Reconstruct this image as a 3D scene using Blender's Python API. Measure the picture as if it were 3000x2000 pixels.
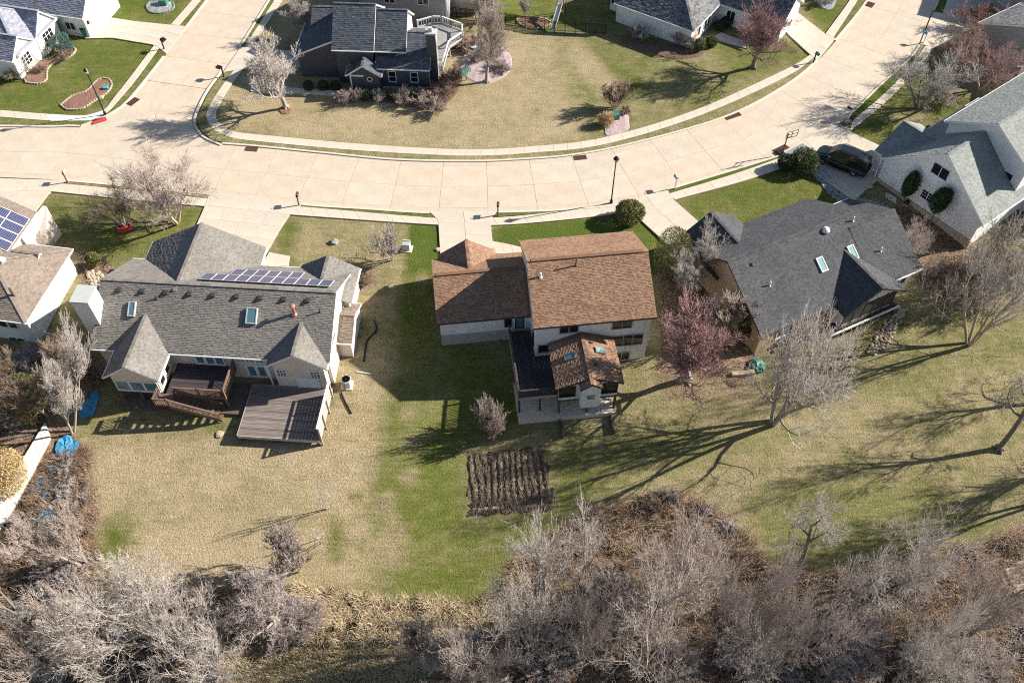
import bpy, bmesh, math, random
import numpy as np
from mathutils import Vector, Matrix

for _o in list(bpy.data.objects):
    bpy.data.objects.remove(_o)
SC = bpy.context.scene
COL = SC.collection
R = math.radians
random.seed(7)

# ---------------------------------------------------------------- camera, sky, sun, exposure
FPX, CAMH, PITCH = 2600.0, 61.0, R(52.0)      # focal length in photo pixels, flying height, tilt below horizon
cam_d = bpy.data.cameras.new('camera')
cam_d.sensor_fit = 'HORIZONTAL'
cam_d.sensor_width = 36.0
cam_d.lens = 36.0 * FPX / 3000.0
cam_d.clip_start = 0.5
cam_d.clip_end = 2000.0
cam_o = bpy.data.objects.new('camera', cam_d)
COL.objects.link(cam_o)
cam_o.location = (0, 0, CAMH)
cam_o.rotation_euler = (math.pi / 2 - PITCH, 0, 0)
SC.camera = cam_o

SUN_AZ, SUN_EL = R(14.0), R(28.5)             # measured from +X towards +Y, and above the horizon
wd = bpy.data.worlds.new('World')
SC.world = wd
wd.use_nodes = True
_nt = wd.node_tree
_bg = _nt.nodes['Background']
_sky = _nt.nodes.new('ShaderNodeTexSky')
_sky.sky_type = 'NISHITA'
_sky.sun_disc = False
_sky.sun_elevation = SUN_EL
_sky.sun_rotation = math.pi / 2 - SUN_AZ
_sky.air_density = 1.0
_sky.dust_density = 0.6
_nt.links.new(_sky.outputs[0], _bg.inputs[0])
_bg.inputs[1].default_value = 0.058
sun_d = bpy.data.lights.new('sun', 'SUN')
sun_d.energy = 5.0
sun_d.angle = R(0.55)
sun_d.color = (1.0, 0.93, 0.82)
sun_o = bpy.data.objects.new('sun', sun_d)
COL.objects.link(sun_o)
_sv = Vector((math.cos(SUN_EL) * math.cos(SUN_AZ), math.cos(SUN_EL) * math.sin(SUN_AZ), math.sin(SUN_EL)))
sun_o.rotation_euler = _sv.to_track_quat('Z', 'Y').to_euler()
sun_o.location = _sv * 150
SC.view_settings.view_transform = 'Standard'
SC.view_settings.look = 'None'
SC.view_settings.exposure = 1.08
SC.cycles.use_denoising = False
wd.cycles.sampling_method = 'MANUAL'
wd.cycles.sample_map_resolution = 2048
SC.cycles.max_bounces = 4
SC.cycles.diffuse_bounces = 2
SC.cycles.glossy_bounces = 2
SC.cycles.filter_width = 1.1
SC.view_settings.gamma = 1.0
SC.view_settings.use_curve_mapping = False

# ---------------------------------------------------------------- surveying helpers
def at(px, py, z=0.0):
    """Survey point: where the sight line through a photo pixel meets height z."""
    x = (px - 1500.0) / FPX
    y = (py - 1000.0) / FPX
    fw = math.cos(PITCH) - math.sin(PITCH) * y
    up = -math.sin(PITCH) - math.cos(PITCH) * y
    t = (z - CAMH) / up
    return (x * t, fw * t)

_TL = ([0, 18, 30, 38, 44, 47, 52, 58], [-3.0, -2.6, -2.1, -1.6, -1.05, -.8, -.2, 0])
_TM = ([0, 18, 28, 35, 41, 45, 48, 53, 58], [-3.2, -2.8, -2.5, -2.3, -2.1, -1.6, -.7, -.1, 0])
_TR = ([0, 18, 30, 40, 48, 55, 62, 68], [-3.2, -2.8, -2.4, -1.9, -1.4, -1.2, -.3, 0])
def tz(x, y):
    """Terrain height: level at the street, falling away behind the houses."""
    x = np.asarray(x, float); y = np.asarray(y, float)
    def tab(T):
        return sum(np.interp(y + d, T[0], T[1]) for d in (-1.5, -.5, .5, 1.5)) / 4
    def sm(a, b):
        t = np.clip((x - a) / (b - a), 0, 1); return t * t * (3 - 2 * t)
    a = sm(-11, -3); b = sm(12, 22)
    l, m, r = tab(_TL), tab(_TM), tab(_TR)
    return (l * (1 - a) + m * a) * (1 - b) + r * b + 0.06 * np.sin(x * .31 + y * .2) * np.clip((54 - y) / 10, 0, 1)

def ground(px, py):
    z = 0.0
    for _ in range(25):
        p = at(px, py, z)
        z = float(tz(p[0], p[1]))
    return (p[0], p[1], z)

# ---------------------------------------------------------------- object helpers
def link(o, parent=None):
    COL.objects.link(o)
    if parent is not None:
        o.parent = parent
    return o

def tag(o, label=None, cat=None, group=None, kind=None):
    if label: o['label'] = label
    if cat: o['category'] = cat
    if group: o['group'] = group
    if kind: o['kind'] = kind
    return o

def empty(name, loc=(0, 0, 0), rz=0.0, label=None, cat=None, group=None):
    o = bpy.data.objects.new(name, None)
    o.empty_display_size = .3
    o.location = loc
    o.rotation_euler = (0, 0, rz)
    link(o)
    return tag(o, label, cat, group)

def mesh(name, V, F, mats, idx=None, smooth=False):
    me = bpy.data.meshes.new(name)
    me.from_pydata([tuple(v) for v in V], [], F)
    for m in (mats if isinstance(mats, (list, tuple)) else [mats]):
        me.materials.append(m)
    if idx is not None:
        me.polygons.foreach_set('material_index', idx)
    if smooth:
        me.polygons.foreach_set('use_smooth', [True] * len(me.polygons))
    me.update()
    return me

def obj(name, me, parent=None, loc=(0, 0, 0), rot=(0, 0, 0)):
    o = bpy.data.objects.new(name, me)
    o.location = loc
    o.rotation_euler = rot
    return link(o, parent)

def copy_tree(o, parent=None):
    c = o.copy()
    link(c)
    if parent is not None:
        c.parent = parent
    for ch in list(o.children):
        copy_tree(ch, c)
    return c

class MB:
    """Collects boxes, bars, prisms and tubes into one mesh."""
    def __init__(s):
        s.V, s.F, s.I = [], [], []
    def add(s, V, F, i=0):
        n = len(s.V)
        s.V += [tuple(v) for v in V]
        s.F += [tuple(a + n for a in f) for f in F]
        s.I += [i] * len(F)
        return s
    def box(s, x0, x1, y0, y1, z0, z1, i=0):
        return s.add([(x0, y0, z0), (x1, y0, z0), (x1, y1, z0), (x0, y1, z0), (x0, y0, z1), (x1, y0, z1), (x1, y1, z1), (x0, y1, z1)],
                     [(0, 3, 2, 1), (4, 5, 6, 7), (0, 1, 5, 4), (1, 2, 6, 5), (2, 3, 7, 6), (3, 0, 4, 7)], i)
    def bar(s, a, b, w, h=None, i=0, up=(0, 0, 1)):
        a, b = Vector(a), Vector(b)
        d = (b - a).normalized()
        u = Vector(up)
        if abs(d.dot(u)) > .98:
            u = Vector((1, 0, 0))
        r = d.cross(u).normalized()
        u = r.cross(d)
        h = h or w
        V = []
        for p in (a, b):
            for sx, sy in ((-1, -1), (1, -1), (1, 1), (-1, 1)):
                V.append(p + r * sx * w / 2 + u * sy * h / 2)
        return s.add(V, [(0, 1, 2, 3), (7, 6, 5, 4), (0, 4, 5, 1), (1, 5, 6, 2), (2, 6, 7, 3), (3, 7, 4, 0)], i)
    def tube(s, a, b, r0, r1=None, n=8, i=0, cap=True):
        a, b = Vector(a), Vector(b)
        r1 = r0 if r1 is None else r1
        d = (b - a).normalized()
        u = Vector((0, 0, 1)) if abs(d.z) < .95 else Vector((1, 0, 0))
        p = d.cross(u).normalized(); q = d.cross(p)
        V = []
        for c, r in ((a, r0), (b, r1)):
            for k in range(n):
                t = 2 * math.pi * k / n
                V.append(c + p * math.cos(t) * r + q * math.sin(t) * r)
        F = [(k, (k + 1) % n, n + (k + 1) % n, n + k) for k in range(n)]
        if cap:
            F += [tuple(range(n - 1, -1, -1)), tuple(range(n, 2 * n))]
        return s.add(V, F, i)
    def prism(s, P, z0, z1, i=0, side=None):
        """Vertical prism over polygon P (CCW); z0/z1 numbers or functions of (x, y)."""
        n = len(P)
        f0 = z0 if callable(z0) else (lambda x, y: z0)
        f1 = z1 if callable(z1) else (lambda x, y: z1)
        V = [(x, y, f0(x, y)) for x, y in P] + [(x, y, f1(x, y)) for x, y in P]
        s.add(V, [tuple(range(n, 2 * n))], i)
        n0 = len(s.V) - 2 * n
        s.F.append(tuple(n0 + k for k in range(n - 1, -1, -1))); s.I.append(i if side is None else side)
        for k in range(n):
            s.F.append((n0 + k, n0 + (k + 1) % n, n0 + n + (k + 1) % n, n0 + n + k)); s.I.append(i if side is None else side)
        return s
    def lathe(s, prof, c=(0, 0, 0), n=12, i=0):
        V = []
        for r, z in prof:
            for k in range(n):
                t = 2 * math.pi * k / n
                V.append((c[0] + r * math.cos(t), c[1] + r * math.sin(t), c[2] + z))
        F = []
        for j in range(len(prof) - 1):
            for k in range(n):
                F.append((j * n + k, j * n + (k + 1) % n, (j + 1) * n + (k + 1) % n, (j + 1) * n + k))
        F.append(tuple(range(n - 1, -1, -1)))
        F.append(tuple(range((len(prof) - 1) * n, len(prof) * n)))
        return s.add(V, F, i)
    def build(s, name, mats, parent=None, smooth=False, loc=(0, 0, 0), rot=(0, 0, 0)):
        return obj(name, mesh(name, s.V, s.F, mats, s.I, smooth), parent, loc, rot)

# ---------------------------------------------------------------- materials
MAT = {}
def nodes_of(name):
    m = bpy.data.materials.new(name)
    m.use_nodes = True
    nt = m.node_tree
    return m, nt, nt.nodes['Principled BSDF']

def N(nt, t, **k):
    n = nt.nodes.new(t)
    for a, v in k.items():
        if a.startswith('i_'):
            n.inputs[a[2:].replace('_', ' ')].default_value = v
        else:
            setattr(n, a, v)
    return n

def noise(nt, scale, detail=4, rough=.6, coord='Object', vec=None):
    t = N(nt, 'ShaderNodeTexNoise')
    t.inputs['Scale'].default_value = scale
    t.inputs['Detail'].default_value = detail
    t.inputs['Roughness'].default_value = rough
    if vec is None:
        c = N(nt, 'ShaderNodeTexCoord')
        vec = c.outputs[coord]
    nt.links.new(vec, t.inputs['Vector'])
    return t

def ramp(nt, src, stops):
    r = N(nt, 'ShaderNodeValToRGB')
    e = r.color_ramp.elements
    while len(e) < len(stops):
        e.new(.5)
    for k, (p, c) in enumerate(stops):
        e[k].position = p
        e[k].color = (c[0], c[1], c[2], 1) if not isinstance(c, (int, float)) else (c, c, c, 1)
    nt.links.new(src, r.inputs['Fac'])
    return r

def mixc(nt, fac, a, b, mode='MIX'):
    m = N(nt, 'ShaderNodeMix', data_type='RGBA', blend_type=mode)
    for s, v in ((m.inputs[0], fac), (m.inputs[6], a), (m.inputs[7], b)):
        if hasattr(v, 'is_output') or hasattr(v, 'links'):
            nt.links.new(v, s)
        elif isinstance(v, (int, float)):
            s.default_value = v
        else:
            s.default_value = (v[0], v[1], v[2], 1)
    return m.outputs[2]

def math_(nt, op, a, b=0.0, clamp=False):
    m = N(nt, 'ShaderNodeMath', operation=op, use_clamp=clamp)
    for s, v in ((m.inputs[0], a), (m.inputs[1], b)):
        if isinstance(v, (int, float)):
            s.default_value = v
        else:
            nt.links.new(v, s)
    return m.outputs[0]

def bump(nt, bs, src, strength=.3, dist=.02):
    b = N(nt, 'ShaderNodeBump')
    b.inputs['Strength'].default_value = strength
    b.inputs['Distance'].default_value = dist
    nt.links.new(src, b.inputs['Height'])
    nt.links.new(b.outputs[0], bs.inputs['Normal'])

def simple(name, c0, c1=None, scale=3.0, rough=.8, bscale=None, bstr=.3, bdist=.01, metal=0.0, coord='Object', spec=.3, big=None):
    m, nt, bs = nodes_of(name)
    c1 = c1 or tuple(v * .8 for v in c0)
    t = noise(nt, scale, 5, .65, coord)
    col = ramp(nt, t.outputs[0], [(.32, c0), (.68, c1)]).outputs[0]
    if big:
        t2 = noise(nt, big[0], 3, .5, coord)
        r2 = ramp(nt, t2.outputs[0], [(.35, 1.0), (.7, big[1])])
        col = mixc(nt, 1.0, col, r2.outputs[0], 'MULTIPLY')
    nt.links.new(col, bs.inputs['Base Color'])
    bs.inputs['Roughness'].default_value = rough
    bs.inputs['Metallic'].default_value = metal
    bs.inputs['Specular IOR Level'].default_value = spec
    if bscale:
        b = noise(nt, bscale, 4, .6, coord)
        bump(nt, bs, b.outputs[0], bstr, bdist)
    MAT[name] = m
    return m

def shingle_mat(name, dark, mid, light, fleck=None):
    m, nt, bs = nodes_of(name)
    a = N(nt, 'ShaderNodeAttribute', attribute_name='tone')
    r = ramp(nt, a.outputs['Fac'], [(0, dark), (.45, mid), (.62, mid), (1, fleck or light)])
    r.color_ramp.elements[2].color = (*light, 1) if fleck else r.color_ramp.elements[2].color
    t = noise(nt, 45, 3, .7)
    v = ramp(nt, t.outputs[0], [(.3, .72), (.7, 1.2)])
    t2 = noise(nt, .35, 3, .6)
    v2 = ramp(nt, t2.outputs[0], [(.3, .88), (.7, 1.1)])
    c = mixc(nt, 1, mixc(nt, 1, r.outputs[0], v.outputs[0], 'MULTIPLY'), v2.outputs[0], 'MULTIPLY')
    nt.links.new(c, bs.inputs['Base Color'])
    bs.inputs['Roughness'].default_value = .92
    bs.inputs['Specular IOR Level'].default_value = .2
    bump(nt, bs, t.outputs[0], .35, .012)
    MAT[name] = m
    return m

def siding(name, c, pitch=.13, vert=False):
    """Lapped boards: shallow relief across the height of the wall, plus weathering."""
    m, nt, bs = nodes_of(name)
    tc = N(nt, 'ShaderNodeTexCoord')
    sp = N(nt, 'ShaderNodeSeparateXYZ')
    nt.links.new(tc.outputs['Object'], sp.inputs[0])
    if vert:
        src = math_(nt, 'ADD', sp.outputs[0], sp.outputs[1])
    else:
        src = sp.outputs[2]
    fr = math_(nt, 'FRACT', math_(nt, 'DIVIDE', src, pitch))
    t = noise(nt, .9, 5, .7)
    v = ramp(nt, t.outputs[0], [(.3, .86), (.7, 1.05)])
    col = mixc(nt, 1, c, v.outputs[0], 'MULTIPLY')
    nt.links.new(col, bs.inputs['Base Color'])
    bs.inputs['Roughness'].default_value = .6
    bump(nt, bs, fr, .5, .02)
    MAT[name] = m
    return m

def wood(name, c0, c1, rough=.85):
    m, nt, bs = nodes_of(name)
    tc = N(nt, 'ShaderNodeTexCoord')
    oi = N(nt, 'ShaderNodeObjectInfo')
    mp = N(nt, 'ShaderNodeMapping')
    mp.inputs['Scale'].default_value = (.5, 9, 9)
    nt.links.new(tc.outputs['Object'], mp.inputs[0])
    ad = N(nt, 'ShaderNodeVectorMath', operation='ADD')
    nt.links.new(mp.outputs[0], ad.inputs[0])
    sc_ = N(nt, 'ShaderNodeVectorMath', operation='SCALE')
    cb = N(nt, 'ShaderNodeCombineXYZ')
    nt.links.new(oi.outputs['Random'], cb.inputs[0]); nt.links.new(oi.outputs['Random'], cb.inputs[1])
    nt.links.new(cb.outputs[0], sc_.inputs[0]); sc_.inputs['Scale'].default_value = 60
    nt.links.new(sc_.outputs[0], ad.inputs[1])
    t = noise(nt, 1.5, 5, .65, vec=ad.outputs[0])
    r = ramp(nt, t.outputs[0], [(.3, c0), (.7, c1)])
    vr = ramp(nt, oi.outputs['Random'], [(0, .65), (1, 1.25)])
    nt.links.new(mixc(nt, 1, r.outputs[0], vr.outputs[0], 'MULTIPLY'), bs.inputs['Base Color'])
    bs.inputs['Roughness'].default_value = rough
    bump(nt, bs, t.outputs[0], .3, .006)
    MAT[name] = m
    return m

def slab_mat(name, c0, c1, tint):
    """Weathered concrete; every slab was poured a little differently."""
    m, nt, bs = nodes_of(name)
    oi = N(nt, 'ShaderNodeObjectInfo')
    t = noise(nt, .5, 6, .7)
    t2 = noise(nt, 9, 5, .7)
    r = ramp(nt, t.outputs[0], [(.3, tuple(v * .88 for v in c0)), (.7, c1)])
    rr = ramp(nt, oi.outputs['Random'], [(0, (1, 1, 1)), (.5, tint), (1, (.93, .93, .94))])
    g = ramp(nt, t2.outputs[0], [(.28, .84), (.6, 1.03)])
    c = mixc(nt, 1, mixc(nt, .75, r.outputs[0], rr.outputs[0], 'MULTIPLY'), g.outputs[0], 'MULTIPLY')
    st = noise(nt, 1.1, 6, .8)
    s2 = ramp(nt, st.outputs[0], [(.50, 1.0), (.62, .93), (.78, .74)])
    c = mixc(nt, 1, c, s2.outputs[0], 'MULTIPLY')
    nt.links.new(c, bs.inputs['Base Color'])
    bs.inputs['Roughness'].default_value = .88
    bs.inputs['Specular IOR Level'].default_value = .25
    bump(nt, bs, t2.outputs[0], .25, .01)
    MAT[name] = m
    return m

slab_mat('road_concrete', (.57, .485, .385), (.65, .565, .465), (.99, .93, .875))
slab_mat('walk_concrete', (.60, .53, .43), (.68, .61, .51), (.96, .96, .95))
slab_mat('drive_concrete', (.58, .51, .42), (.66, .59, .50), (.97, .95, .93))
slab_mat('white_concrete', (.74, .74, .69), (.82, .81, .76), (.97, .97, .95))
simple('joint', (.27, .23, .18), (.38, .33, .26), 6, .95)
simple('kerb', (.54, .49, .41), (.64, .58, .49), 4, .9, 12, .3)
simple('grey_slab', (.34, .35, .34), (.42, .42, .40), 2, .85, 14, .2)
simple('white_paint', (.80, .80, .79), (.72, .72, .70), 2, .5)
simple('black_metal', (.018, .018, .02), (.03, .03, .032), 5, .45, metal=.3)
simple('dark_trim', (.045, .04, .038), (.06, .055, .05), 4, .6)
simple('steel', (.45, .46, .47), (.35, .36, .37), 8, .35, metal=.8)
simple('rust_iron', (.10, .045, .03), (.16, .07, .045), 12, .8, metal=.2)
simple('copper', (.62, .32, .20), (.5, .25, .16), 6, .45, metal=.5)
simple('green_box', (.05, .16, .13), (.07, .2, .16), 4, .5)
simple('grey_box', (.42, .44, .42), (.5, .51, .49), 4, .6)
simple('teal', (.10, .42, .44), (.08, .36, .40), 4, .6)
simple('mailbox_blue', (.03, .16, .20), (.04, .2, .25), 4, .5)
simple('red_plate', (.62, .06, .07), (.5, .05, .06), 10, .7)
simple('red_plastic', (.42, .07, .05), (.35, .06, .045), 6, .6)
simple('mulch', (.10, .06, .045), (.22, .14, .10), 9, .95, 22, 1.0, .06)
simple('red_mulch', (.19, .10, .07), (.30, .18, .13), 9, .95, 22, 1.0, .06)
simple('pink_stone', (.30, .22, .22), (.56, .45, .46), 14, .9, 18, 1.0, .05)
simple('grey_stone', (.16, .17, .18), (.36, .37, .38), 9, .85, 9, .8, .05)
simple('tan_stone', (.50, .41, .31), (.36, .29, .22), 7, .9, 15, .6, .03)
simple('tyre', (.015, .015, .015), (.025, .025, .025), 9, .85)
simple('chrome', (.75, .75, .75), (.7, .7, .7), 4, .15, metal=1.0)
simple('blue_sheet', (.02, .20, .42), (.10, .34, .52), 5, .4, 7, .8, .06)
simple('tilled_soil', (.075, .055, .043), (.17, .13, .10), 5, .95, 16, 1.0, .08, big=(.5, .65))
simple('lamp_white', (.75, .75, .72), (.7, .7, .68), 4, .3)
wood('old_deck', (.115, .092, .082), (.30, .255, .23))
wood('dark_deck', (.035, .026, .035), (.07, .055, .06))
wood('brown_rail', (.11, .068, .05), (.22, .145, .11))
wood('post_wood', (.06, .045, .038), (.13, .10, .08))
wood('grey_wood', (.28, .24, .21), (.50, .45, .40))

_m, _n, _b = nodes_of('glass')
_b.inputs['Base Color'].default_value = (.012, .016, .022, 1); _b.inputs['Roughness'].default_value = .06
_b.inputs['Specular IOR Level'].default_value = .8
MAT['glass'] = _m
_m, _n, _b = nodes_of('sky_glass')
_b.inputs['Base Color'].default_value = (.10, .20, .26, 1); _b.inputs['Roughness'].default_value = .12
_b.inputs['Specular IOR Level'].default_value = .9
MAT['sky_glass'] = _m
_m, _n, _b = nodes_of('green_glass')
_b.inputs['Base Color'].default_value = (.20, .38, .36, 1); _b.inputs['Roughness'].default_value = .2
MAT['green_glass'] = _m
_m, _n, _b = nodes_of('van_paint')
_b.inputs['Base Color'].default_value = (.012, .014, .012, 1); _b.inputs['Roughness'].default_value = .18
_b.inputs['Coat Weight'].default_value = .6
MAT['van_paint'] = _m
_m, nt, _b = nodes_of('solar_cell')
_t = N(nt, 'ShaderNodeTexBrick')
_t.inputs['Scale'].default_value = 1; _t.offset = 0; _t.inputs['Mortar Size'].default_value = .006
_t.inputs['Brick Width'].default_value = .16; _t.inputs['Row Height'].default_value = .16
_t.inputs['Color1'].default_value = (.035, .04, .10, 1); _t.inputs['Color2'].default_value = (.045, .05, .12, 1); _t.inputs['Mortar'].default_value = (.30, .31, .38, 1)  # cell blues raised so the sky's reflection sits in the colour
_c = N(nt, 'ShaderNodeTexCoord'); nt.links.new(_c.outputs['Object'], _t.inputs['Vector']); nt.links.new(_t.outputs[0], _b.inputs['Base Color'])
_b.inputs['Roughness'].default_value = .22
MAT['solar_cell'] = _m

shingle_mat('shingle_brown', (0.2, 0.115, 0.075), (0.28, 0.165, 0.108), (0.32, 0.195, 0.13), (0.365, 0.235, 0.16))
shingle_mat('shingle_grey', (0.165, 0.153, 0.14), (0.225, 0.21, 0.19), (0.275, 0.255, 0.235))
shingle_mat('shingle_dark', (0.062, 0.064, 0.07), (0.09, 0.092, 0.1), (0.112, 0.113, 0.122))
shingle_mat('shingle_green', (0.21, 0.225, 0.215), (0.27, 0.287, 0.275), (0.32, 0.335, 0.32))
shingle_mat('shingle_tan', (0.2, 0.16, 0.13), (0.27, 0.22, 0.185), (0.32, 0.265, 0.225))
shingle_mat('shingle_slate', (0.06, 0.068, 0.085), (0.095, 0.107, 0.13), (0.125, 0.137, 0.16))
shingle_mat('shingle_blue', (.22, .23, .28), (.30, .31, .37), (.36, .37, .43))
shingle_mat('shingle_smoke', (.09, .09, .10), (.17, .17, .18), (.25, .25, .25))
siding('white_siding', (.78, .79, .80)); siding('cream_siding', (.70, .62, .54)); siding('tan_siding', (.44, .31, .20))
siding('slate_siding', (.066, .072, .092)); siding('pale_siding', (.80, .79, .76)); siding('grey_siding', (.33, .32, .32))
simple('foundation', (.40, .40, .39), (.30, .30, .29), 2.5, .9, 18, .3)
# ---------------------------------------------------------------- ground sheet
def poly_w(pts, z=None):
    out = []
    for p in pts:
        g = ground(*p) if z is None else at(p[0], p[1], z)
        out.append((g[0], g[1]))
    return np.array(out)

def sdist(X, Y, P):
    """Signed distance to polygon P (negative inside)."""
    d = np.full(X.shape, 1e9); inside = np.zeros(X.shape, bool)
    n = len(P)
    for k in range(n):
        ax, ay = P[k]; bx, by = P[(k + 1) % n]
        ex, ey = bx - ax, by - ay
        t = np.clip(((X - ax) * ex + (Y - ay) * ey) / (ex * ex + ey * ey + 1e-12), 0, 1)
        d = np.minimum(d, np.hypot(X - ax - t * ex, Y - ay - t * ey))
        c = (ay > Y) != (by > Y)
        with np.errstate(divide='ignore', invalid='ignore'):
            xi = (bx - ax) * (Y - ay) / (by - ay + 1e-12) + ax
        inside ^= c & (X < xi)
    return np.where(inside, -d, d)

gx = np.concatenate([[-600, -300, -150], np.arange(-76, 76.1, .4), [150, 300, 600]])
gy = np.concatenate([[-300, -100, -30], np.arange(6, 116.1, .4), [160, 300, 700]])
GX, GY = np.meshgrid(gx, gy)
GZ = tz(GX, GY)
rngn = np.random.default_rng(3)
# lawn colour: how far each patch has greened up after winter (0 straw, 1 green)
green = np.full(GX.shape, .42)
def zone(field, pts, val, soft=.5, z=None):
    s = sdist(GX, GY, poly_w(pts, z))
    w = np.clip(.5 - s / (2 * soft), 0, 1)
    field *= 1 - w
    field += val * w
zone(green, [(-100, 60), (330, 100), (470, 130), (340, 300), (200, 350), (-100, 340)], .80, 1)
zone(green, [(300, -80), (600, -80), (500, 90), (310, 60)], .85, 1)
zone(green, [(640, 200), (640, 380), (1200, 440), (1560, 440), (1720, 405), (1640, 110), (1200, 80), (860, 190)], .14, 1.5)
zone(green, [(770, -50), (930, -50), (900, 150), (790, 130)], .25, 1)
zone(green, [(1310, 20), (1450, -60), (2000, -60), (1900, 80), (1560, 90)], .78, 1)
zone(green, [(1640, 110), (1730, 410), (2040, 330), (2340, 190), (2420, 120), (2100, 120), (1850, 60)], .52, 2)
zone(green, [(1690, 105), (1740, 95), (1900, 260), (1830, 290)], .70, .8)
zone(green, [(1650, 160), (1690, 110), (1830, 260), (1780, 300)], .22, .8)
zone(green, [(2100, 130), (2330, 130), (2370, 160), (2200, 230), (2120, 190)], .72, 1)
zone(green, [(2300, -60), (2500, -60), (2500, 30), (2420, 100)], .82, 1)
zone(green, [(130, 560), (610, 600), (540, 760), (250, 760), (90, 650)], .66, 1)
zone(green, [(830, 630), (1210, 660), (1190, 860), (900, 800), (790, 720)], .34, .8)
zone(green, [(830, 640), (880, 632), (860, 780), (790, 760)], .75, .8)
zone(green, [(1203, 655), (1290, 660), (1292, 860), (1190, 860), (1185, 800)], 1.02, .25)
zone(green, [(1436, 668), (1880, 625), (1960, 725), (1920, 800), (1430, 780)], 1.0, .3)
zone(green, [(1960, 590), (2340, 470), (2500, 600), (2400, 640), (2060, 660)], .78, .6)
zone(green, [(2460, 400), (2590, 300), (2700, 180), (2900, 300), (2760, 380), (2600, 460)], .74, 1)
zone(green, [(2560, 330), (2700, 310), (2740, 360), (2640, 380)], .30, 1)
zone(green, [(1185, 800), (1290, 800), (1560, 1250), (1366, 1310), (1372, 1515), (1650, 1500), (1650, 1640), (1460, 1770), (1140, 1740), (1075, 1500), (1120, 1200), (1170, 950)], .74, .7)
zone(green, [(200, 1290), (700, 1295), (960, 1180), (1010, 1080), (1120, 1000), (1160, 1000), (1110, 1250), (1060, 1500), (1060, 1720), (300, 1720)], .13, 1.2)
zone(green, [(1620, 1290), (2000, 1270), (2200, 1300), (2100, 1360), (1640, 1480)], .72, 1.5)
zone(green, [(1700, 1420), (2300, 1260), (3050, 1080), (3050, 1420), (2400, 1600), (1850, 1560)], .36, 2.5)
zone(green, [(1950, 1200), (2300, 1050), (2500, 1100), (2300, 1290), (2000, 1270)], .42, 2)
zone(green, [(2560, 940), (3050, 880), (3050, 1060), (2600, 1120)], .50, 2)
zone(green, [(280, 1560), (360, 1520), (400, 1570), (330, 1650), (285, 1640)], .68, 1.2)
zone(green, [(960, 1515), (990, 1520), (1010, 1580), (990, 1640), (965, 1620)], .75, .7)
zone(green, [(1020, 1445), (1050, 1440), (1058, 1462), (1030, 1468)], .7, .3)
zone(green, [(420, 1560), (700, 1570), (720, 1680), (420, 1690)], .0, 1.2)
litter = np.zeros(GX.shape)
for px, py, r in ((1125, 1480, 1.1), (1150, 1555, 1.3), (1140, 1620, 1.4), (1200, 1395, .7), (1215, 1295, .7), (1190, 1210, .7), (1235, 815, .7)):
    gxx, gyy, _ = ground(px, py)
    w = np.clip(1.5 - np.hypot(GX - gxx, (GY - gyy) * .8) / r, 0, 1)
    green = green * (1 - .55 * w) + .3 * .55 * w
    litter = np.maximum(litter, w * .46)
zone(litter, [(-300, 1180), (120, 1180), (270, 1310), (290, 1680), (480, 1760), (700, 1700), (900, 1740), (1120, 1790), (1500, 1790), (1480, 1650), (1700, 1490), (1980, 1430), (2130, 1500), (2280, 1640), (2700, 1640), (3300, 1420), (3300, 2300), (-300, 2300)], 1.0, 1.6)
zone(litter, [(640, 1890), (1240, 1850), (1330, 1960), (1300, 2200), (640, 2200)], .25, 1.6)
zone(litter, [(2180, 1400), (2750, 1350), (2900, 1500), (2500, 1700), (2250, 1640)], .3, 2)
zone(litter, [(1900, 1180), (2240, 1180), (2260, 1290), (1950, 1260)], .45, 2)
zone(litter, [(2450, 1240), (2900, 1180), (3050, 1300), (2700, 1400)], .22, 3)
zone(green, [(2250, 1480), (2700, 1420), (2800, 1540), (2450, 1660)], .72, 2.5)
zone(litter, [(1930, 770), (2100, 740), (2240, 1010), (2190, 1130), (1925, 1120)], 1.0, .8)     # mulched side yard
zone(litter, [(2480, 640), (2640, 600), (2960, 760), (2900, 900), (2760, 900), (2620, 760)], 1.0, .8)
zone(litter, [(215, 720), (330, 770), (330, 830), (240, 860)], .9, .5)
zone(litter, [(60, 980), (300, 1010), (290, 1200), (40, 1150)], .9, 1)
zone(litter, [(1030, 790), (1090, 770), (1120, 830), (1040, 880)], .7, .7)
zone(litter, [(1890, 1080), (2180, 1090), (2230, 1180), (1960, 1190)], .55, 1)
zone(litter, [(2700, 130), (2900, 150), (2990, 240), (2800, 330), (2720, 300)], .5, 2)
ny, nx = GX.shape
VV = np.stack([GX.ravel(), GY.ravel(), GZ.ravel()], 1)
ii = np.arange(nx * ny).reshape(ny, nx)
FF = np.stack([ii[:-1, :-1].ravel(), ii[:-1, 1:].ravel(), ii[1:, 1:].ravel(), ii[1:, :-1].ravel()], 1)
gm = bpy.data.meshes.new('ground')
gm.vertices.add(len(VV)); gm.vertices.foreach_set('co', VV.ravel())
gm.loops.add(FF.size); gm.loops.foreach_set('vertex_index', FF.ravel())
gm.polygons.add(len(FF)); gm.polygons.foreach_set('loop_start', np.arange(0, FF.size, 4)); gm.polygons.foreach_set('loop_total', np.full(len(FF), 4))
gm.update(); gm.validate()
gm.polygons.foreach_set('use_smooth', [True] * len(gm.polygons))
for nm, arr in (('green', green), ('litter', litter)):
    a_ = gm.attributes.new(nm, 'FLOAT', 'POINT'); a_.data.foreach_set('value', arr.ravel().astype(np.float32))

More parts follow.
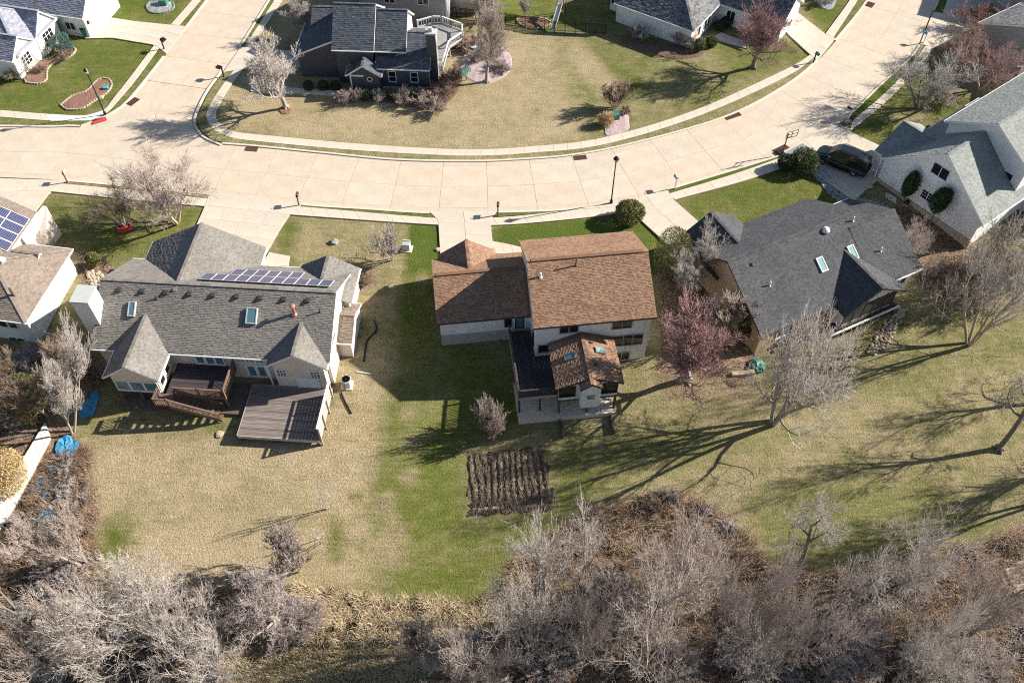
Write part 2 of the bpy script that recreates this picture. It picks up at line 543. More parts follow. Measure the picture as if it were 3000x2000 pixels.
def grass_material(name, verge=None):
    m, nt, bs = nodes_of(name)
    if verge is None:
        g = N(nt, 'ShaderNodeAttribute', attribute_name='green').outputs['Fac']
        l = N(nt, 'ShaderNodeAttribute', attribute_name='litter').outputs['Fac']
    else:
        v_ = N(nt, 'ShaderNodeValue'); v_.outputs[0].default_value = verge; g = v_.outputs[0]
        v2 = N(nt, 'ShaderNodeValue'); v2.outputs[0].default_value = 0; l = v2.outputs[0]
    big = noise(nt, .16, 6, .7); mid = noise(nt, .9, 6, .7); fine = noise(nt, 5.5, 4, .75); tiny = noise(nt, 13, 3, .7)
    tc_ = N(nt, 'ShaderNodeTexCoord'); mp_ = N(nt, 'ShaderNodeMapping')
    mp_.inputs['Rotation'].default_value = (0, 0, R(-28)); mp_.inputs['Scale'].default_value = (.35, 2.6, 1)
    nt.links.new(tc_.outputs['Object'], mp_.inputs[0])
    streak = noise(nt, 1.3, 4, .6, vec=mp_.outputs[0])
    f = math_(nt, 'ADD', g, math_(nt, 'MULTIPLY', math_(nt, 'SUBTRACT', big.outputs[0], .5), 1.0))
    f = math_(nt, 'ADD', f, math_(nt, 'MULTIPLY', math_(nt, 'SUBTRACT', streak.outputs[0], .5), .6))
    f = math_(nt, 'ADD', f, math_(nt, 'MULTIPLY', math_(nt, 'SUBTRACT', mid.outputs[0], .5), .95))
    f = math_(nt, 'ADD', f, math_(nt, 'MULTIPLY', math_(nt, 'SUBTRACT', fine.outputs[0], .5), .75), True)
    col = ramp(nt, f, [(0, (.41, .33, .21)), (.28, (.315, .26, .148)), (.55, (.195, .185, .08)), (.80, (.128, .142, .034)), (1, (.088, .125, .022))]).outputs[0]
    lit = ramp(nt, math_(nt, 'ADD', math_(nt, 'MULTIPLY', fine.outputs[0], .6), math_(nt, 'MULTIPLY', mid.outputs[0], .5)),
               [(.38, (.045, .028, .02)), (.5, (.15, .095, .065)), (.62, (.29, .215, .15)), (.74, (.40, .315, .225))]).outputs[0]
    lf = math_(nt, 'ADD', l, math_(nt, 'MULTIPLY', math_(nt, 'SUBTRACT', mid.outputs[0], .5), 1.1))
    lf = math_(nt, 'ADD', lf, math_(nt, 'MULTIPLY', math_(nt, 'SUBTRACT', fine.outputs[0], .5), .7))
    lf2 = ramp(nt, lf, [(.38, 0.0), (.62, 1.0)]).outputs[0]
    col = mixc(nt, lf2, col, lit)
    tv = ramp(nt, tiny.outputs[0], [(.27, .36), (.5, 1.0), (.73, 1.6)]).outputs[0]
    col = mixc(nt, 1, col, tv, 'MULTIPLY')
    fv = ramp(nt, fine.outputs[0], [(.25, .60), (.5, 1.0), (.75, 1.28)]).outputs[0]
    col = mixc(nt, 1, col, fv, 'MULTIPLY')
    nt.links.new(col, bs.inputs['Base Color'])
    bs.inputs['Roughness'].default_value = .95
    bs.inputs['Specular IOR Level'].default_value = .1
    h = math_(nt, 'ADD', tiny.outputs[0], math_(nt, 'MULTIPLY', fine.outputs[0], 1.6))
    bump(nt, bs, h, 1.0, .09)
    MAT[name] = m
    return m
grass_material('lawn'); grass_material('verge_dull', .42); grass_material('verge_green', .95); grass_material('verge_mid', .7)
gm.materials.append(MAT['lawn'])
tag(obj('ground', gm), kind='structure')

# ---------------------------------------------------------------- streets
def spline(P, step=.8):
    P = np.array(P, float)
    Q = np.vstack([2 * P[0] - P[1], P, 2 * P[-1] - P[-2]])
    out = []
    for k in range(1, len(Q) - 2):
        a, b, c, d = Q[k - 1:k + 3]
        n = max(2, int(np.linalg.norm(c - b) / step))
        for t in np.arange(n) / n:
            out.append(.5 * ((2 * b) + (c - a) * t + (2 * a - 5 * b + 4 * c - d) * t * t + (3 * b - a - 3 * c + d) * t ** 3))
    out.append(P[-1])
    return np.array(out)

def resample(L, n):
    s = np.concatenate([[0], np.cumsum(np.linalg.norm(np.diff(L, axis=0), axis=1))])
    t = np.linspace(0, s[-1], n + 1)
    return np.stack([np.interp(t, s, L[:, 0]), np.interp(t, s, L[:, 1])], 1)

def length(L):
    return float(np.linalg.norm(np.diff(L, axis=0), axis=1).sum())

def cross(p, n, L):
    """Distance along n from p to polyline L."""
    best = None
    for a, b in zip(L[:-1], L[1:]):
        e = b - a
        den = n[0] * e[1] - n[1] * e[0]
        if abs(den) < 1e-9: continue
        w = a - p
        t = (w[0] * e[1] - w[1] * e[0]) / den
        u = (w[0] * n[1] - w[1] * n[0]) / den
        if -.001 <= u <= 1.001 and t > 0 and (best is None or t < best):
            best = t
    return best

def flat(name, P, z0, z1, mat, parent=None, **kw):
    P = [tuple(p) for p in P]
    A = sum(P[k][0] * P[(k + 1) % len(P)][1] - P[(k + 1) % len(P)][0] * P[k][1] for k in range(len(P)))
    if A < 0: P = P[::-1]
    return MB().prism(P, z0, z1).build(name, mat, parent, **kw)

def inset(q, g):
    q = np.array(q, float); c = q.mean(0)
    out = []
    for p in q:
        d = c - p; l = np.linalg.norm(d)
        out.append(p + d / l * min(g * 1.4, l * .3))
    return out

def strip_slabs(A, B, n, lanes, z0, z1, mat, parent, gap=.012, name='slab', m=4):
    A, B = resample(A, n * m), resample(B, n * m)
    for k in range(n):
        for j in range(lanes):
            f0, f1 = j / lanes, (j + 1) / lanes
            ks = range(k * m, k * m + m + 1)
            q = [A[i] * (1 - f0) + B[i] * f0 for i in ks] + [A[i] * (1 - f1) + B[i] * f1 for i in reversed(ks)]
            c = np.mean(q, 0)
            o = flat(name, [p - c for p in inset(q, gap)], z0, z1 + random.uniform(-.005, .005), mat, parent)
            o.location = (c[0], c[1], 0)

def P0(pts):
    return np.array([at(a, b, 0) for a, b in pts])

FC = spline(P0([(-250, 371), (0, 373), (153, 375), (237, 374), (430, 402), (600, 420), (750, 432), (941, 451), (1152, 471), (1362, 476), (1500, 472), (1684, 457), (1883, 417), (2131, 344), (2300, 256), (2395, 180), (2480, 85), (2540, 8), (2590, -70), (2650, -170)]))
NC = spline(P0([(-250, 512), (0, 520), (199, 530), (421, 551), (616, 570), (888, 600), (1070, 612), (1259, 624), (1459, 622), (1646, 615), (1829, 597), (1953, 557), (2284, 455), (2400, 397), (2483, 340), (2582, 245), (2651, 184), (2690, 134), (2716, 69), (2747, 0), (2785, -90), (2830, -190)]))
LC = spline(P0([(237, 374), (300, 350), (345, 325), (380, 296), (459, 199), (608, 4), (690, -100), (760, -190)]))
RC = spline(P0([(650, 425), (597, 400), (574, 365), (578, 335), (616, 260), (704, 142), (788, 8), (860, -105), (920, -200)]))
road = flat('road', list(FC) + list(NC[::-1]), -.3, .02, MAT['joint'])
tag(road, kind='structure')
side_road = flat('side_road', list(LC) + list(RC[::-1]), -.3, .026, MAT['road_concrete'])
tag(side_road, kind='structure')
def row_slabs(A, B, n, lanes, parent, z1, skip=None):
    S = resample(A, n)
    rows = []
    for k, p in enumerate(S):
        t = S[min(k + 1, n)] - S[max(k - 1, 0)]
        t = t / np.linalg.norm(t)
        best = None
        for sgn in (1, -1):
            nn = np.array([t[1], -t[0]]) * sgn
            d = cross(p, nn, B)
            if d is not None and d < 16 and (best is None or d < best[0]):
                best = (d, nn)
        rows.append(None if best is None else (p, p + best[1] * best[0]))
    for k in range(n):
        if rows[k] is None or rows[k + 1] is None: continue
        (a0, b0), (a1, b1) = rows[k], rows[k + 1]
        for f0, f1 in lanes:
            q = [a0 * (1 - f0) + b0 * f0, a1 * (1 - f0) + b1 * f0, a1 * (1 - f1) + b1 * f1, a0 * (1 - f1) + b0 * f1]
            c = np.mean(q, 0)
            o = flat('slab', [p - c for p in inset(q, .011)], -.2, z1 + random.uniform(-.004, .004), MAT['road_concrete'], parent)
            o.location = (c[0], c[1], 0)
LANES = ((0, .085), (.085, .5), (.5, .915), (.915, 1))
row_slabs(FC, NC, int(length(FC) / 4.3), LANES, road, .05)
_up = LC[int(len(LC) * .22):]
row_slabs(_up, RC, int(length(_up) / 4.3), LANES, side_road, .056)
for q in ([(237, 375), (300, 351), (345, 326), (372, 306), (455, 335), (440, 405)], [(442, 405), (457, 335), (577, 345), (574, 365), (597, 400), (648, 425)]):
    w_ = P0(q); c_ = w_.mean(0)
    flat('slab', [p - c_ for p in inset(w_, .01)], -.2, .048, MAT['road_concrete'], side_road).location = (c_[0], c_[1], 0)

# kerbs, grass verges and pavements
def kerb_run(L, side, name='kerb', w=.22, z=.16):
    L = np.array(L)
    t = np.gradient(L, axis=0); t /= np.linalg.norm(t, axis=1)[:, None]
    nrm = np.stack([-t[:, 1], t[:, 0]], 1) * side
    return tag(flat(name, list(L) + list((L + nrm * w)[::-1]), -.25, z, MAT['kerb']), kind='structure')
def sub(L, pa, pb):
    a, b = np.array(at(*pa, 0)), np.array(at(*pb, 0))
    i, j = [int(np.argmin(np.linalg.norm(L - q, axis=1))) for q in (a, b)]
    return L[i:j + 1] if i < j else L[j:i + 1]
def verge(A, B, mat):
    A, B = P0(A), P0(B)
    A, B = spline(A, 1.0), spline(B, 1.0)
    n = 40
    A, B = resample(A, n), resample(B, n)
    V = [(p[0], p[1], .115) for p in A] + [(p[0], p[1], .115) for p in B] + [(p[0], p[1], -.2) for p in A] + [(p[0], p[1], -.2) for p in B]
    m_ = n + 1
    F = []
    for k in range(n):
        F += [(k, k + 1, m_ + k + 1, m_ + k), (2 * m_ + k, 2 * m_ + k + 1, k + 1, k), (m_ + k, m_ + k + 1, 3 * m_ + k + 1, 3 * m_ + k)]
    F += [(0, m_, 3 * m_, 2 * m_), (n, 2 * m_ + n, 3 * m_ + n, m_ + n)]
    tag(obj('grass_verge', mesh('grass_verge', V, F, MAT[mat])), kind='structure')
def pavement(A, B, panel=1.5, mat='walk_concrete'):
    A, B = spline(P0(A), .6), spline(P0(B), .6)
    n = max(1, int((length(A) + length(B)) / 2 / panel))
    p = flat('pavement', list(resample(A, 60)) + list(resample(B, 60)[::-1]), -.2, .07, MAT['joint'])
    tag(p, kind='structure')
    strip_slabs(A, B, n, 1, -.1, .125, MAT[mat], p, .008)
    return p

# far side of the main street
SWa = [(712, 205), (666, 268), (633, 333), (645, 364), (681, 386), (750, 396), (1018, 421), (1243, 436), (1400, 440), (1550, 432), (1768, 405.5), (2036, 325), (2300, 206.6), (2372, 164)]
SWb = [(685, 210), (642, 268), (606, 335), (620, 374), (668, 402), (750, 416), (1018, 441), (1243, 455), (1400, 459), (1550, 451), (1768, 426), (2036, 346), (2300, 229), (2385, 171)]
pavement(SWa, SWb)
verge([(655, 215), (619, 262), (582, 338), (578, 365), (600, 397), (652, 421), (751, 429), (941, 447), (1152, 467), (1362, 472), (1500, 468), (1684, 453), (1882, 413), (2129, 340), (2298, 252), (2391, 178)],
      [(684, 212), (641, 270), (605, 336), (619, 375), (667, 403), (750, 417), (940, 435), (1152, 451), (1362, 459), (1500, 454), (1684, 439), (1881, 399), (2128, 316), (2297, 231), (2384, 172)], 'verge_dull')
kerb_run(sub(RC, (650, 425), (655, 210)), 1); kerb_run(sub(FC, (650, 425), (2393, 181)), 1)
pavement([(2418, 101), (2491, 0), (2560, -110)], [(2441, 113), (2515, 0), (2582, -110)])
verge([(2449, 115), (2534, 8), (2606, -110)], [(2441, 114), (2516, 0), (2582, -110)], 'verge_mid')
kerb_run(sub(FC, (2450, 118), (2606, -100)), 1)
# side street, right
pavement([(737, 140), (793, 55), (860, -50), (930, -160)], [(718, 138), (773, 53), (838, -50), (905, -160)])
verge([(708, 138), (790, 10), (862, -100)], [(717, 138), (802, 8), (872, -100)], 'verge_mid'); kerb_run(sub(RC, (708, 138), (862, -105)), 1)
# corner on the left
pavement([(-150, 315), (0, 325), (134, 336), (245, 341), (304, 325), (333, 291), (385, 225), (452, 136)], [(-150, 338), (0, 345), (153, 356), (262, 354), (312, 335), (345, 300), (400, 235), (468, 142)])
verge([(-150, 340), (0, 346), (153, 357), (262, 355), (312, 336), (346, 301), (401, 236), (468, 144)], [(-150, 366), (0, 370), (153, 372), (234, 370), (300, 347), (368, 304), (425, 238), (486, 160)], 'verge_mid')
kerb_run(sub(FC, (-150, 372), (237, 374)), 1); kerb_run(sub(LC, (237, 374), (484, 165)), 1)
pavement([(501, 75), (566, 0), (640, -90)], [(526, 77), (592, 0), (664, -90)])
verge([(527, 77), (593, 0), (665, -90)], [(549, 78), (606, 3), (680, -90)], 'verge_mid'); kerb_run(sub(LC, (551, 80), (690, -100)), 1)
# near side
pavement([(-150, 530), (60, 532), (172, 539), (421, 563), (616, 585), (888, 608), (1279, 641), (1437, 640), (1584, 628), (1753, 606), (1835, 590)],
         [(-150, 556), (60, 556), (149, 563), (383, 587), (604, 607), (853, 631), (1286, 661), (1439, 662), (1584, 653), (1790, 630), (1848, 607)])
verge([(198, 531), (421, 552), (616, 571)], [(180, 538), (421, 562), (612, 584)], 'verge_dull'); kerb_run(sub(NC, (198, 530), (616, 571)), -1)
verge([(888, 601), (1070, 613), (1259, 625)], [(880, 607), (1070, 625), (1274, 640)], 'verge_mid'); kerb_run(sub(NC, (888, 600), (1259, 624)), -1)
verge([(1459, 623), (1646, 616), (1828, 597)], [(1440, 638), (1584, 627), (1818, 603)], 'verge_mid'); kerb_run(sub(NC, (1459, 622), (1829, 597)), -1)
pavement([(1955, 571), (2150, 512), (2300, 459)], [(1978, 587), (2180, 532), (2320, 484)])
verge([(1953, 558), (2120, 506), (2282, 456)], [(1954, 570), (2140, 515), (2296, 458)], 'verge_green'); kerb_run(sub(NC, (1953, 557), (2284, 455)), -1)
pavement([(2500, 353), (2582, 284), (2650, 215), (2716, 131)], [(2488, 387), (2567, 325), (2659, 237), (2737, 142)])
verge([(2486, 340), (2584, 246), (2653, 184), (2692, 134)], [(2499, 352), (2582, 283), (2650, 214), (2715, 131)], 'verge_green'); kerb_run(sub(NC, (2483, 340), (2690, 134)), -1)
pavement([(2762, 40), (2775, 0), (2815, -90)], [(2790, 45), (2805, 0), (2845, -90)])
verge([(2738, 36), (2750, 0), (2790, -90)], [(2760, 40), (2774, 0), (2814, -90)], 'verge_green'); kerb_run(sub(NC, (2734, 36), (2785, -90)), -1)

# driveways: left edge, right edge
def driveway(label, L, Rr, n, lanes, mat='drive_concrete', z1=.14):
    A, B = P0(L), P0(Rr)
    p = flat('driveway', list(A) + list(B[::-1]), -.4, .08, MAT['joint'])
    tag(p, kind='structure')
    # follow the edges point by point so the flare at the street is kept
    strip_slabs(A, B, n, lanes, -.35, z1, MAT[mat], p, .011)
    return p
driveway('', [(1259, 623), (1284, 648), (1287, 700), (1292, 775)], [(1456, 621), (1438, 645), (1441, 690), (1452, 765)], 4, 2)
driveway('', [(614, 569), (604, 600), (575, 665), (548, 715)], [(888, 599), (850, 630), (820, 676), (780, 745)], 4, 4)
driveway('', [(1829, 596), (1876, 647), (1945, 709), (1990, 750)], [(1953, 556), (1974, 588), (2041, 647), (2078, 690)], 5, 2)
driveway('', [(2284, 454), (2340, 480), (2420, 535), (2500, 590)], [(2485, 338), (2488, 388), (2590, 436), (2640, 470)], 5, 3)
driveway('', [(488, 160), (455, 135), (330, 114), (250, 116)], [(550, 80), (501, 76), (400, 66), (280, 48)], 5, 3)
driveway('', [(655, 215), (712, 205), (800, 200), (880, 200)], [(706, 140), (738, 142), (800, 150), (880, 152)], 4, 2)
driveway('', [(2394, 180), (2372, 163), (2310, 105), (2240, 20)], [(2447, 116), (2416, 102), (2350, 50), (2290, 0)], 5, 2)
driveway('', [(2694, 132), (2737, 142), (2850, 125), (2990, 118)], [(2733, 38), (2790, 46), (2880, 55), (2990, 62)], 6, 2)
driveway('', [(-120, 522), (-120, 580), (-130, 650)], [(196, 531), (146, 566), (92, 640)], 3, 3)
driveway('', [(2990, 20), (2900, 12), (2790, 44)], [(2990, -45), (2900, -50), (2810, -40)], 3, 2)
# short garden walks
def walk(pts, mat='walk_concrete', z=.12, n=3, lanes=1):
    h = len(pts) // 2
    A, B = P0(pts[:h]), P0(pts[h:][::-1])
    p = tag(flat('garden_path', list(A) + list(B[::-1]), -.4, .06, MAT['joint']), kind='structure')
    strip_slabs(A, B, n, lanes, -.3, z, MAT[mat], p, .01)
walk([(1441, 708), (1485, 716), (1526, 726), (1530, 742), (1490, 745), (1452, 745)])
walk([(790, 741), (850, 752), (845, 782), (765, 778)], n=2)
walk([(735, 255), (900, 262), (1000, 270), (1000, 285), (900, 277), (735, 270)], n=6)
walk([(2080, 115), (2140, 132), (2190, 145), (2200, 128), (2150, 112), (2110, 98)], 'drive_concrete', n=3)
walk([(2880, 200), (2920, 225), (2990, 245), (2990, 232), (2925, 212), (2890, 190)], n=3)
# ---------------------------------------------------------------- house kit
def clip_poly(poly, conv):
    """Clip 2-D polygon by a convex CCW polygon."""
    out = poly
    n = len(conv)
    for k in range(n):
        ax, ay = conv[k]; bx, by = conv[(k + 1) % n]
        ex, ey = bx - ax, by - ay
        res = []
        for i in range(len(out)):
            p, q = out[i], out[(i + 1) % len(out)]
            dp = ex * (p[1] - ay) - ey * (p[0] - ax)
            dq = ex * (q[1] - ay) - ey * (q[0] - ax)
            if dp >= 0: res.append(p)
            if dp * dq < 0:
                t = dp / (dp - dq)
                res.append((p[0] + (q[0] - p[0]) * t, p[1] + (q[1] - p[1]) * t))
        out = res
        if len(out) < 3: return []
    return out

def shingle_mesh(planes, mat, cull, course=.19, tab=.34, rnd=None):
    """Real overlapping tabs laid course by course on every roof plane."""
    rnd = rnd or random.Random(5)
    V, F, T = [], [], []
    for pl in planes:
        P = [Vector(p) for p in pl]
        nrm = Vector((0, 0, 0))
        for k in range(len(P)):
            nrm += P[k].cross(P[(k + 1) % len(P)])
        nrm.normalize()
        if nrm.z < 0:
            P.reverse(); nrm = -nrm
        u = Vector((0, 0, 1)).cross(nrm)
        u = u.normalized() if u.length > 1e-6 else Vector((1, 0, 0))
        v = nrm.cross(u)
        o = min(P, key=lambda p: p.dot(v))
        Q = [((p - o).dot(u), (p - o).dot(v)) for p in P]
        u0 = min(q[0] for q in Q); u1 = max(q[0] for q in Q); v1 = max(q[1] for q in Q)
        n = len(Q)
        E_ = [(Q[k], (Q[(k + 1) % n][0] - Q[k][0], Q[(k + 1) % n][1] - Q[k][1])) for k in range(n)]
        def ins(x, y):
            for (a, e) in E_:
                if e[0] * (y - a[1]) - e[1] * (x - a[0]) < 0: return False
            return True
        r = 0
        vv = -.02
        while vv < v1:
            x = u0 - rnd.uniform(0, tab)
            top = vv + course + .015
            while x < u1:
                w = tab * rnd.uniform(.65, 1.35)
                quad = [(x + .004, vv), (x + w - .004, vv), (x + w - .004, top), (x + .004, top)]
                c = [ins(*q) for q in quad]
                poly = quad if all(c) else clip_poly(quad, Q)
                x += w
                if len(poly) < 3: continue
                cx = sum(p[0] for p in poly) / len(poly); cy = sum(p[1] for p in poly) / len(poly)
                W = o + u * cx + v * cy
                if cull(W.x, W.y, W.z): continue
                t = rnd.random()
                lift = .022 + (.012 if t > .55 else 0)
                b = len(V)
                for p in poly:
                    h = lift * (1 - .85 * (p[1] - vv) / (course + .015)) + .004
                    V.append(o + u * p[0] + v * p[1] + nrm * h)
                F.append(tuple(range(b, b + len(poly)))); T.append(t)
                if all(c):
                    b2 = len(V)
                    V.append(o + u * poly[0][0] + v * poly[0][1]); V.append(o + u * poly[1][0] + v * poly[1][1])
                    F.append((b2, b2 + 1, b + 1, b)); T.append(t * .4)
            vv += course; r += 1
    me = mesh('shingles', V, F, mat)
    at_ = me.attributes.new('tone', 'FLOAT', 'FACE')
    at_.data.foreach_set('value', np.array(T, np.float32))
    return me

class House:
    def __init__(s, name, o, deg, label, z=0.0):
        s.root = empty(name, (o[0], o[1], 0), R(deg), label, 'house')
        s.o = o; s.a = R(deg); s.blocks = []; s.pending = []
    def w(s, x, y):
        c, n = math.cos(s.a), math.sin(s.a)
        return s.o[0] + c * x - n * y, s.o[1] + n * x + c * y
    def tz(s, x, y):
        return float(tz(*s.w(x, y)))
    def block(s, x0, x1, y0, y1, zb, ze, zr, axis='x', hip0=False, hip1=False, ov=.38, ovg=.25, wall='white_siding', roof='shingle_grey', trim='white_paint', mid=None, th=.2, walls=True, zf=None, chop=None):
        """Gable or hip volume; x0..y1 are the eave lines, the walls stand ov inside them."""
        if axis == 'x':
            T = lambda a, b, z: (a, b, z); a0, a1, b0, b1 = x0, x1, y0, y1
        else:
            T = lambda a, b, z: (b, a, z); a0, a1, b0, b1 = y0, y1, x0, x1
        m = (b0 + b1) / 2 if mid is None else mid
        h0 = (m - b0) if hip0 else 0; h1 = (b1 - m) if hip1 else 0
        A = T(a0, b0, ze); B = T(a1, b0, ze); C = T(a1, b1, ze); D = T(a0, b1, ze)
        E0 = T(a0 + h0, m, zr); E1 = T(a1 - h1, m, zr)
        if abs((a1 - h1) - (a0 + h0)) < .05:
            E1 = E0
            planes = [[A, B, E0], [C, D, E0]]
        else:
            planes = [[A, B, E1, E0], [C, D, E0, E1]]
        if hip0: planes.append([D, A, E0])
        if hip1: planes.append([B, C, E1])
        s0 = (zr - ze) / (m - b0); s1 = (zr - ze) / (b1 - m)
        def hgt(x, y):
            a, b = (x, y) if axis == 'x' else (y, x)
            if a < a0 or a > a1 or b < b0 or b > b1: return -1e9
            z = ze + min((b - b0) * s0, (b1 - b) * s1)
            if hip0: z = min(z, ze + (a - a0) * (zr - ze) / h0)
            if hip1: z = min(z, ze + (a1 - a) * (zr - ze) / h1)
            return z
        k = len(s.blocks); s.blocks.append(hgt)
        if walls:
            mb = MB()
            wa0, wa1 = a0 + (ov if hip0 else ovg), a1 - (ov if hip1 else ovg)
            wb0, wb1 = b0 + ov, b1 - ov
            g = .12
            def ring(a, full):
                z0_ = ze + ov * min(s0, s1) - g
                R_ = [T(a, wb0, zb), T(a, wb1, zb), T(a, wb1, ze + ov * s1 - g)]
                R_.append(T(a, m, zr - g) if full else T(a, m, min(ze + ov * s0, ze + ov * s1) - g))
                R_.append(T(a, wb0, ze + ov * s0 - g))
                return R_
            V = ring(wa0, not hip0) + ring(wa1, not hip1)
            if hip0 or hip1:
                V[3 if hip0 else 3] = V[3]
            Fs = [(0, 1, 2, 3, 4), (9, 8, 7, 6, 5)] + [(i, 5 + i, 5 + (i + 1) % 5, (i + 1) % 5) for i in range(5)]
            if axis == 'y': Fs = [tuple(reversed(f)) for f in Fs]
            Fs = [tuple(reversed(f)) for f in Fs]
            mb.add(V, Fs)
            s.wall = mb.build('wall', MAT[wall], s.root)
            if zf is not None:
                q = MB()
                e = .03
                lo = [T(wa0 - e, wb0 - e, 0), T(wa1 + e, wb0 - e, 0), T(wa1 + e, wb1 + e, 0), T(wa0 - e, wb1 + e, 0)]
                P = [(p[0], p[1]) for p in lo]
                if axis == 'y': P = P[::-1]
                q.prism(P, zb - .3, zf).build('foundation', MAT['foundation'], s.root)
        # roof deck: one closed shell with fascia boards round the edge
        pts = {}
        V = []
        def vid(p):
            key = tuple(round(c, 4) for c in p)
            if key not in pts:
                pts[key] = len(V); V.append(Vector(p))
            return pts[key]
        top = [[vid(p) for p in pl] for pl in planes]
        n = len(V)
        V2 = V + [v - Vector((0, 0, th)) for v in V]
        F = []; I = []
        edges = {}
        for f in top:
            F.append(tuple(f)); I.append(0)
            F.append(tuple(n + i for i in reversed(f))); I.append(1)
            for i in range(len(f)):
                e = (f[i], f[(i + 1) % len(f)])
                edges[e] = edges.get(e, 0) + 1
        for (a, b) in edges:
            if (b, a) not in edges:
                F.append((a, n + a, n + b, b)); I.append(1)
        if axis == 'y':
            F = [tuple(reversed(f)) for f in F]
        ro = obj('roof', mesh('roof', V2, F, [MAT[roof], MAT[trim]], I), s.root)
        s.pending.append((ro, planes, roof, k))
        if trim == 'white_paint':       # gutters along the eaves
            for (p, q_, sg) in ((A, B, -1), (D, C, 1)):
                gm_ = MB()
                off = Vector(T(0, sg * .06, -.07))
                gm_.bar(Vector(p) + off, Vector(q_) + off, .11, .1)
                gm_.build('gutter', MAT['white_paint'], s.root)
        # cap shingles on ridge and hips
        cm = MB()
        lines = [(E0, E1)] if E0 != E1 else []
        if hip0: lines += [(A, E0), (D, E0)]
        if hip1: lines += [(B, E1), (C, E1)]
        caps = []
        for (p, q_) in lines:
            p, q_ = Vector(p), Vector(q_)
            L = (q_ - p).length; nn = max(1, int(L / .3)); d = (q_ - p) / nn
            for i in range(nn):
                c = p + d * (i + .5)
                oth = False
                for j, hh in enumerate(s.blocks):
                    pass
                caps.append((p + d * i, p + d * (i + 1.05)))
        s.pending[-1] = (ro, planes, roof, k, caps)
        return ro
    def finish(s, course=.19, tab=.34):
        for ro, planes, roof, k, caps in s.pending:
            def cull(x, y, z, k=k):
                return any(j != k and h(x, y) > z + .015 for j, h in enumerate(s.blocks))
            sh = obj('shingles', shingle_mesh(planes, MAT[roof], cull, course, tab), ro)
            tag(sh, kind='stuff')
            mb = MB()
            for a, b in caps:
                m = (a + b) / 2
                if cull(m.x, m.y, m.z): continue
                up = Vector((0, 0, .012))
                mb.bar(a + up, b + up * 1.8, .28, .035)
            if mb.V:
                rc = mb.build('ridge_caps', MAT[roof], ro)
                at_ = rc.data.attributes.new('tone', 'FLOAT', 'FACE')
                at_.data.foreach_set('value', np.repeat(np.random.default_rng(2).random(len(mb.F) // 6), 6).astype(np.float32))
                tag(rc, kind='stuff')
    def window(s, x, y, z, face, w, h, cols=1, rows=1, frame='white_paint', glass='glass', fw=.07, name='window', mull=True, depth=.07):
        """face: outward direction in degrees in the house frame; (x, y, z) the centre on the wall."""
        a = R(face)
        fr = MB()
        fr.box(-w / 2 - fw, w / 2 + fw, -.02, depth, h / 2, h / 2 + fw)
        fr.box(-w / 2 - fw * 1.2, w / 2 + fw * 1.2, -.02, depth + .04, -h / 2 - fw, -h / 2)
        fr.box(-w / 2 - fw, -w / 2, -.02, depth, -h / 2, h / 2)
        fr.box(w / 2, w / 2 + fw, -.02, depth, -h / 2, h / 2)
        for k in range(1, cols):
            xx = -w / 2 + w * k / cols
            fr.box(xx - .03, xx + .03, -.02, depth - .01, -h / 2, h / 2)
        for k in range(1, rows):
            zz = -h / 2 + h * k / rows
            fr.box(-w / 2, w / 2, -.02, depth - .02, zz - .018, zz + .018)
        # local +y of the frame points out of the wall
        o = fr.build(name, MAT[frame], s.root, loc=(x, y, z), rot=(0, 0, a - math.pi / 2))
        pw, ph = w / cols, h / rows
        pm = mesh('pane', [(-pw / 2, .015, -ph / 2), (pw / 2, .015, -ph / 2), (pw / 2, .015, ph / 2), (-pw / 2, .015, ph / 2), (-pw / 2, .0, -ph / 2), (pw / 2, .0, -ph / 2), (pw / 2, .0, ph / 2), (-pw / 2, .0, ph / 2)],
                  [(3, 2, 1, 0), (4, 5, 6, 7), (0, 1, 5, 4), (2, 3, 7, 6), (1, 2, 6, 5), (3, 0, 4, 7)], MAT[glass])
        for i in range(cols):
            for j in range(rows):
                obj('pane', pm, o, (-w / 2 + pw * (i + .5), 0, -h / 2 + ph * (j + .5)))
        return o
    def door(s, x, y, z, face, w, h, mat='white_paint', panels=2, frame='white_paint', glassed=False):
        a = R(face)
        d = MB().box(-w / 2, w / 2, -.02, .05, 0, h)
        o = d.build('door', MAT[mat], s.root, loc=(x, y, z), rot=(0, 0, a - math.pi / 2))
        f = MB()
        f.box(-w / 2 - .1, -w / 2, -.02, .09, 0, h + .1); f.box(w / 2, w / 2 + .1, -.02, .09, 0, h + .1); f.box(-w / 2, w / 2, -.02, .09, h, h + .1)
        f.build('door_frame', MAT[frame], o)
        pw = w / panels
        for k in range(panels):
            xc = -w / 2 + pw * (k + .5)
            if glassed:
                MB().box(xc - pw * .33, xc + pw * .33, .05, .062, .2, h - .15).build('pane', MAT['sky_glass'], o)
            else:
                MB().box(xc - pw * .36, xc + pw * .36, .05, .07, .15, h * .45).build('panel', MAT[mat], o)
                MB().box(xc - pw * .36, xc + pw * .36, .05, .07, h * .52, h - .15).build('panel', MAT[mat], o)
        MB().tube((w * .08, .05, h * .47), (w * .08, .11, h * .47), .03, n=8).build('handle', MAT['steel'], o)
        return o
    def on_roof(s, k, x, y, up):
        return s.blocks[k](x, y) + up

def slope_obj(h, mb, name, mats, x, y, z, slope_deg, axis='x', **kw):
    """Place a mesh lying on a roof plane that rises towards +y (or +x)."""
    rot = (R(slope_deg), 0, 0) if axis == 'x' else (0, -R(slope_deg), 0)
    return mb.build(name, mats, h.root, loc=(x, y, z), rot=rot, **kw)

